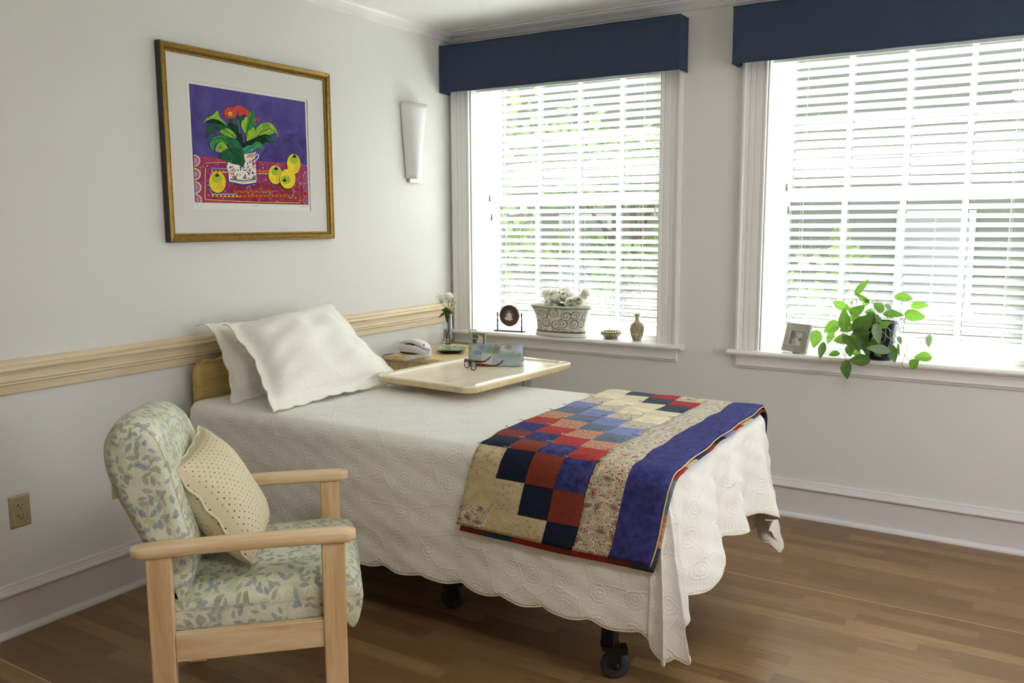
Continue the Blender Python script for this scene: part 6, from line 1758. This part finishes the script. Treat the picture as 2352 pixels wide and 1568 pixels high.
# --- pothos
pp = Vector((2.488, 0.000, SZ))
t = thing('potted_pothos', 'trailing green pothos in a cobalt blue pot on the right windowsill', 'plant', tuple(pp))
obj('pot', MB().lathe([(0, 0.0), (0.058, 0.0), (0.062, 0.004), (0.065, 0.03), (0.074, 0.12), (0.080, 0.168), (0.0835, 0.176), (0.082, 0.182), (0.077, 0.180), (0.074, 0.165), (0.066, 0.12), (0, 0.11)], pp, 44), M_POT, t, True)
obj('soil', MB().lathe([(0, 0.150), (0.05, 0.152), (0.074, 0.148)], pp, 24), M_SOIL, t, True)
LEAVES= [(2.369, 0.02, 1.143, 2.426, -0.01, 1.216, 0.031, 1),
 (2.426, 0.02, 1.109, 2.372, -0.01, 1.146, 0.024, 1),
 (2.549, 0.0, 1.14, 2.623, -0.03, 1.137, 0.044, 2),
 (2.617, 0.03, 1.097, 2.689, 0.0, 1.106, 0.037, 2),
 (2.599, -0.02, 1.063, 2.684, -0.05, 1.053, 0.05, 2),
 (2.509, -0.03, 1.059, 2.592, -0.06, 1.064, 0.039, 1),
 (2.323, 0.02, 1.073, 2.273, -0.01, 1.104, 0.042, 2),
 (2.343, -0.08, 0.986, 2.344, -0.11, 1.08, 0.05, 1),
 (2.364, -0.05, 1.054, 2.428, -0.08, 1.095, 0.045, 1),
 (2.396, -0.1, 0.978, 2.473, -0.13, 1.063, 0.068, 0),
 (2.391, -0.11, 0.975, 2.466, -0.14, 0.981, 0.03, 0),
 (2.311, -0.07, 1.008, 2.255, -0.1, 0.964, 0.052, 2),
 (2.28, -0.04, 0.964, 2.269, -0.07, 0.906, 0.033, 2),
 (2.213, -0.06, 0.962, 2.21, -0.09, 0.885, 0.053, 2),
 (2.254, -0.09, 0.91, 2.245, -0.12, 0.84, 0.033, 0),
 (2.32, -0.06, 0.864, 2.279, -0.09, 0.854, 0.031, 1),
 (2.367, -0.12, 0.835, 2.377, -0.15, 0.757, 0.048, 0),
 (2.463, -0.11, 0.847, 2.38, -0.14, 0.844, 0.051, 0),
 (2.345, -0.1, 0.951, 2.413, -0.13, 0.899, 0.041, 0),
 (2.489, -0.12, 1.016, 2.509, -0.15, 0.933, 0.04, 3),
 (2.549, -0.13, 0.899, 2.46, -0.16, 0.914, 0.04, 3),
 (2.556, -0.1, 0.919, 2.579, -0.13, 0.849, 0.037, 0),
 (2.582, -0.08, 0.928, 2.589, -0.11, 0.877, 0.013, 1),
 (2.578, -0.05, 0.957, 2.593, -0.08, 0.927, 0.02, 3),
 (2.703, -0.02, 0.968, 2.705, -0.05, 0.917, 0.027, 3),
 (2.714, -0.03, 0.87, 2.65, -0.06, 0.872, 0.046, 2),
 (2.642, -0.09, 0.828, 2.677, -0.12, 0.867, 0.043, 1),
 (2.499, -0.02, 1.071, 2.464, -0.05, 1.11, 0.041, 1),
 (2.458, 0.0, 1.057, 2.421, -0.03, 1.065, 0.031, 2),
 (2.419, 0.03, 1.091, 2.41, 0.0, 1.122, 0.035, 2),
 (2.502, -0.1, 1.008, 2.552, -0.13, 1.032, 0.03, 1),
 (2.412, -0.08, 0.956, 2.418, -0.11, 0.881, 0.037, 0),
 (2.441, -0.09, 0.939, 2.459, -0.12, 0.858, 0.034, 0),
 (2.368, -0.07, 0.904, 2.379, -0.1, 0.855, 0.038, 1),
 (2.488, -0.1, 0.885, 2.52, -0.13, 0.87, 0.02, 1),
 (2.352, 0.04, 1.087, 2.356, 0.01, 1.111, 0.021, 3),
 (2.503, 0.03, 1.098, 2.532, 0.0, 1.075, 0.021, 3),
 (2.464, -0.06, 1.012, 2.473, -0.09, 1.056, 0.03, 0),
 (2.465, -0.1, 0.928, 2.516, -0.13, 0.942, 0.027, 0),
 (2.359, 0.0, 1.014, 2.379, -0.03, 1.053, 0.031, 2),
 (2.4, -0.03, 1.04, 2.373, -0.06, 1.021, 0.034, 1),
 (2.34, 0.04, 1.058, 2.331, 0.01, 1.089, 0.021, 2),
 (2.473, -0.02, 1.022, 2.454, -0.05, 1.045, 0.027, 1)]
STEMS= [[(2.519, -0.05, 1.007), (2.565, -0.05, 0.963), (2.606, -0.05, 0.888), (2.6, -0.05, 0.833), (2.616, -0.05, 0.817), (2.637, -0.05, 0.822)],
 [(2.559, -0.07, 1.018), (2.603, -0.07, 1.054), (2.6, -0.07, 1.001), (2.616, -0.07, 0.935), (2.618, -0.07, 0.891), (2.613, -0.07, 0.874), (2.642, -0.07, 0.846), (2.651, -0.07, 0.873)],
 [(2.562, -0.09, 1.137), (2.545, -0.09, 1.113), (2.545, -0.09, 1.083), (2.525, -0.09, 1.018)],
 [(2.531, -0.05, 1.021), (2.576, -0.05, 1.051), (2.599, -0.05, 1.032), (2.603, -0.05, 1.066)],
 [(2.616, -0.07, 0.925), (2.645, -0.07, 0.957), (2.709, -0.07, 0.966)],
 [(2.345, -0.09, 0.984), (2.369, -0.09, 0.965), (2.412, -0.09, 0.991), (2.475, -0.09, 1.009)],
 [(2.246, -0.05, 0.905), (2.242, -0.05, 0.921), (2.257, -0.05, 0.931), (2.3, -0.05, 0.939), (2.312, -0.05, 0.894), (2.329, -0.05, 0.881), (2.35, -0.05, 0.851), (2.354, -0.05, 0.824)],
 [(2.216, -0.07, 0.964), (2.225, -0.07, 0.978), (2.265, -0.07, 0.988), (2.344, -0.07, 0.985)],
 [(2.368, -0.09, 0.989), (2.327, -0.09, 0.952), (2.319, -0.09, 0.917), (2.287, -0.09, 0.876), (2.262, -0.09, 0.855)],
 [(2.453, -0.05, 0.838), (2.411, -0.05, 0.863), (2.392, -0.05, 0.865), (2.361, -0.05, 0.887), (2.327, -0.05, 0.926), (2.36, -0.05, 0.991)],
 [(2.395, -0.07, 0.868), (2.415, -0.07, 0.873), (2.439, -0.07, 0.895), (2.464, -0.07, 0.907)],
 [(2.491, -0.09, 1.013), (2.467, -0.09, 0.988), (2.509, -0.09, 0.963)],
 [(2.5, -0.05, 1.013), (2.52, -0.05, 0.994), (2.522, -0.05, 0.946), (2.511, -0.05, 0.925)],
 [(2.526, -0.07, 1.0), (2.542, -0.07, 0.987), (2.552, -0.07, 0.915)],
 [(2.514, -0.09, 0.987), (2.54, -0.09, 0.959), (2.583, -0.09, 0.93)],
 [(2.494, -0.05, 1.006), (2.435, -0.05, 1.044), (2.402, -0.05, 1.069), (2.381, -0.05, 1.149)],
 [(2.488, -0.07, 1.007), (2.467, -0.07, 1.101), (2.457, -0.07, 1.114), (2.479, -0.07, 1.122), (2.508, -0.07, 1.113)],
 [(2.506, -0.09, 1.017), (2.482, -0.09, 1.063), (2.509, -0.09, 1.078)],
 [(2.469, -0.05, 1.004), (2.403, -0.05, 1.042), (2.356, -0.05, 1.074), (2.336, -0.05, 1.08)],
 [(2.463, -0.07, 0.999), (2.376, -0.07, 1.001), (2.311, -0.07, 1.008)],
 [(2.632, -0.09, 1.107), (2.62, -0.09, 1.083), (2.608, -0.09, 1.07)],
 [(2.351, -0.05, 0.907), (2.364, -0.05, 0.901), (2.34, -0.05, 0.85)],
 [(2.556, -0.07, 0.964), (2.54, -0.07, 0.912), (2.534, -0.07, 0.892)],
 [(2.327, -0.09, 0.952), (2.342, -0.09, 0.897), (2.367, -0.09, 0.996)]]
mbs = [MB(), MB(), MB(), MB()]
rl = random.Random(4)
for k, (bx, by_, bz, tx, ty, tz, w_, mi) in enumerate(LEAVES):
    lb = MB()
    leafp(lb, (bx, by_-0.02, bz), (tx, ty-0.02, tz), w_*1.18, (rl.uniform(-0.3, 0.5), -0.85, rl.uniform(0.0, 0.6)), rl.uniform(0.05, 0.2))
    obj('leaf', lb, M_LF[mi], t, True)
vm_ = MB()
for k in range(16):
    bx, bz = rl.uniform(2.36, 2.50), rl.uniform(0.88, 1.06); by_ = rl.uniform(-0.09, -0.03)
    a = rl.uniform(0, 2*pi); L = rl.uniform(0.055, 0.08)
    lb = MB(); leafp(lb, (bx, by_, bz), (bx+L*cos(a), by_-0.015, bz+L*sin(a)*0.8-0.02), L*0.72, (rl.uniform(-0.3, 0.5), -0.85, rl.uniform(0.0, 0.6)), 0.12)
    obj('leaf', lb, M_LF[rl.choice((0, 1, 1, 0, 2))], t, True)
for pts in STEMS:
    P = catm([Vector((x, y-0.03, z)) for x, y, z in pts], 6); vm_.tube(P, 0.0014, 6)
obj('vines', vm_, M_STEM, t, True)
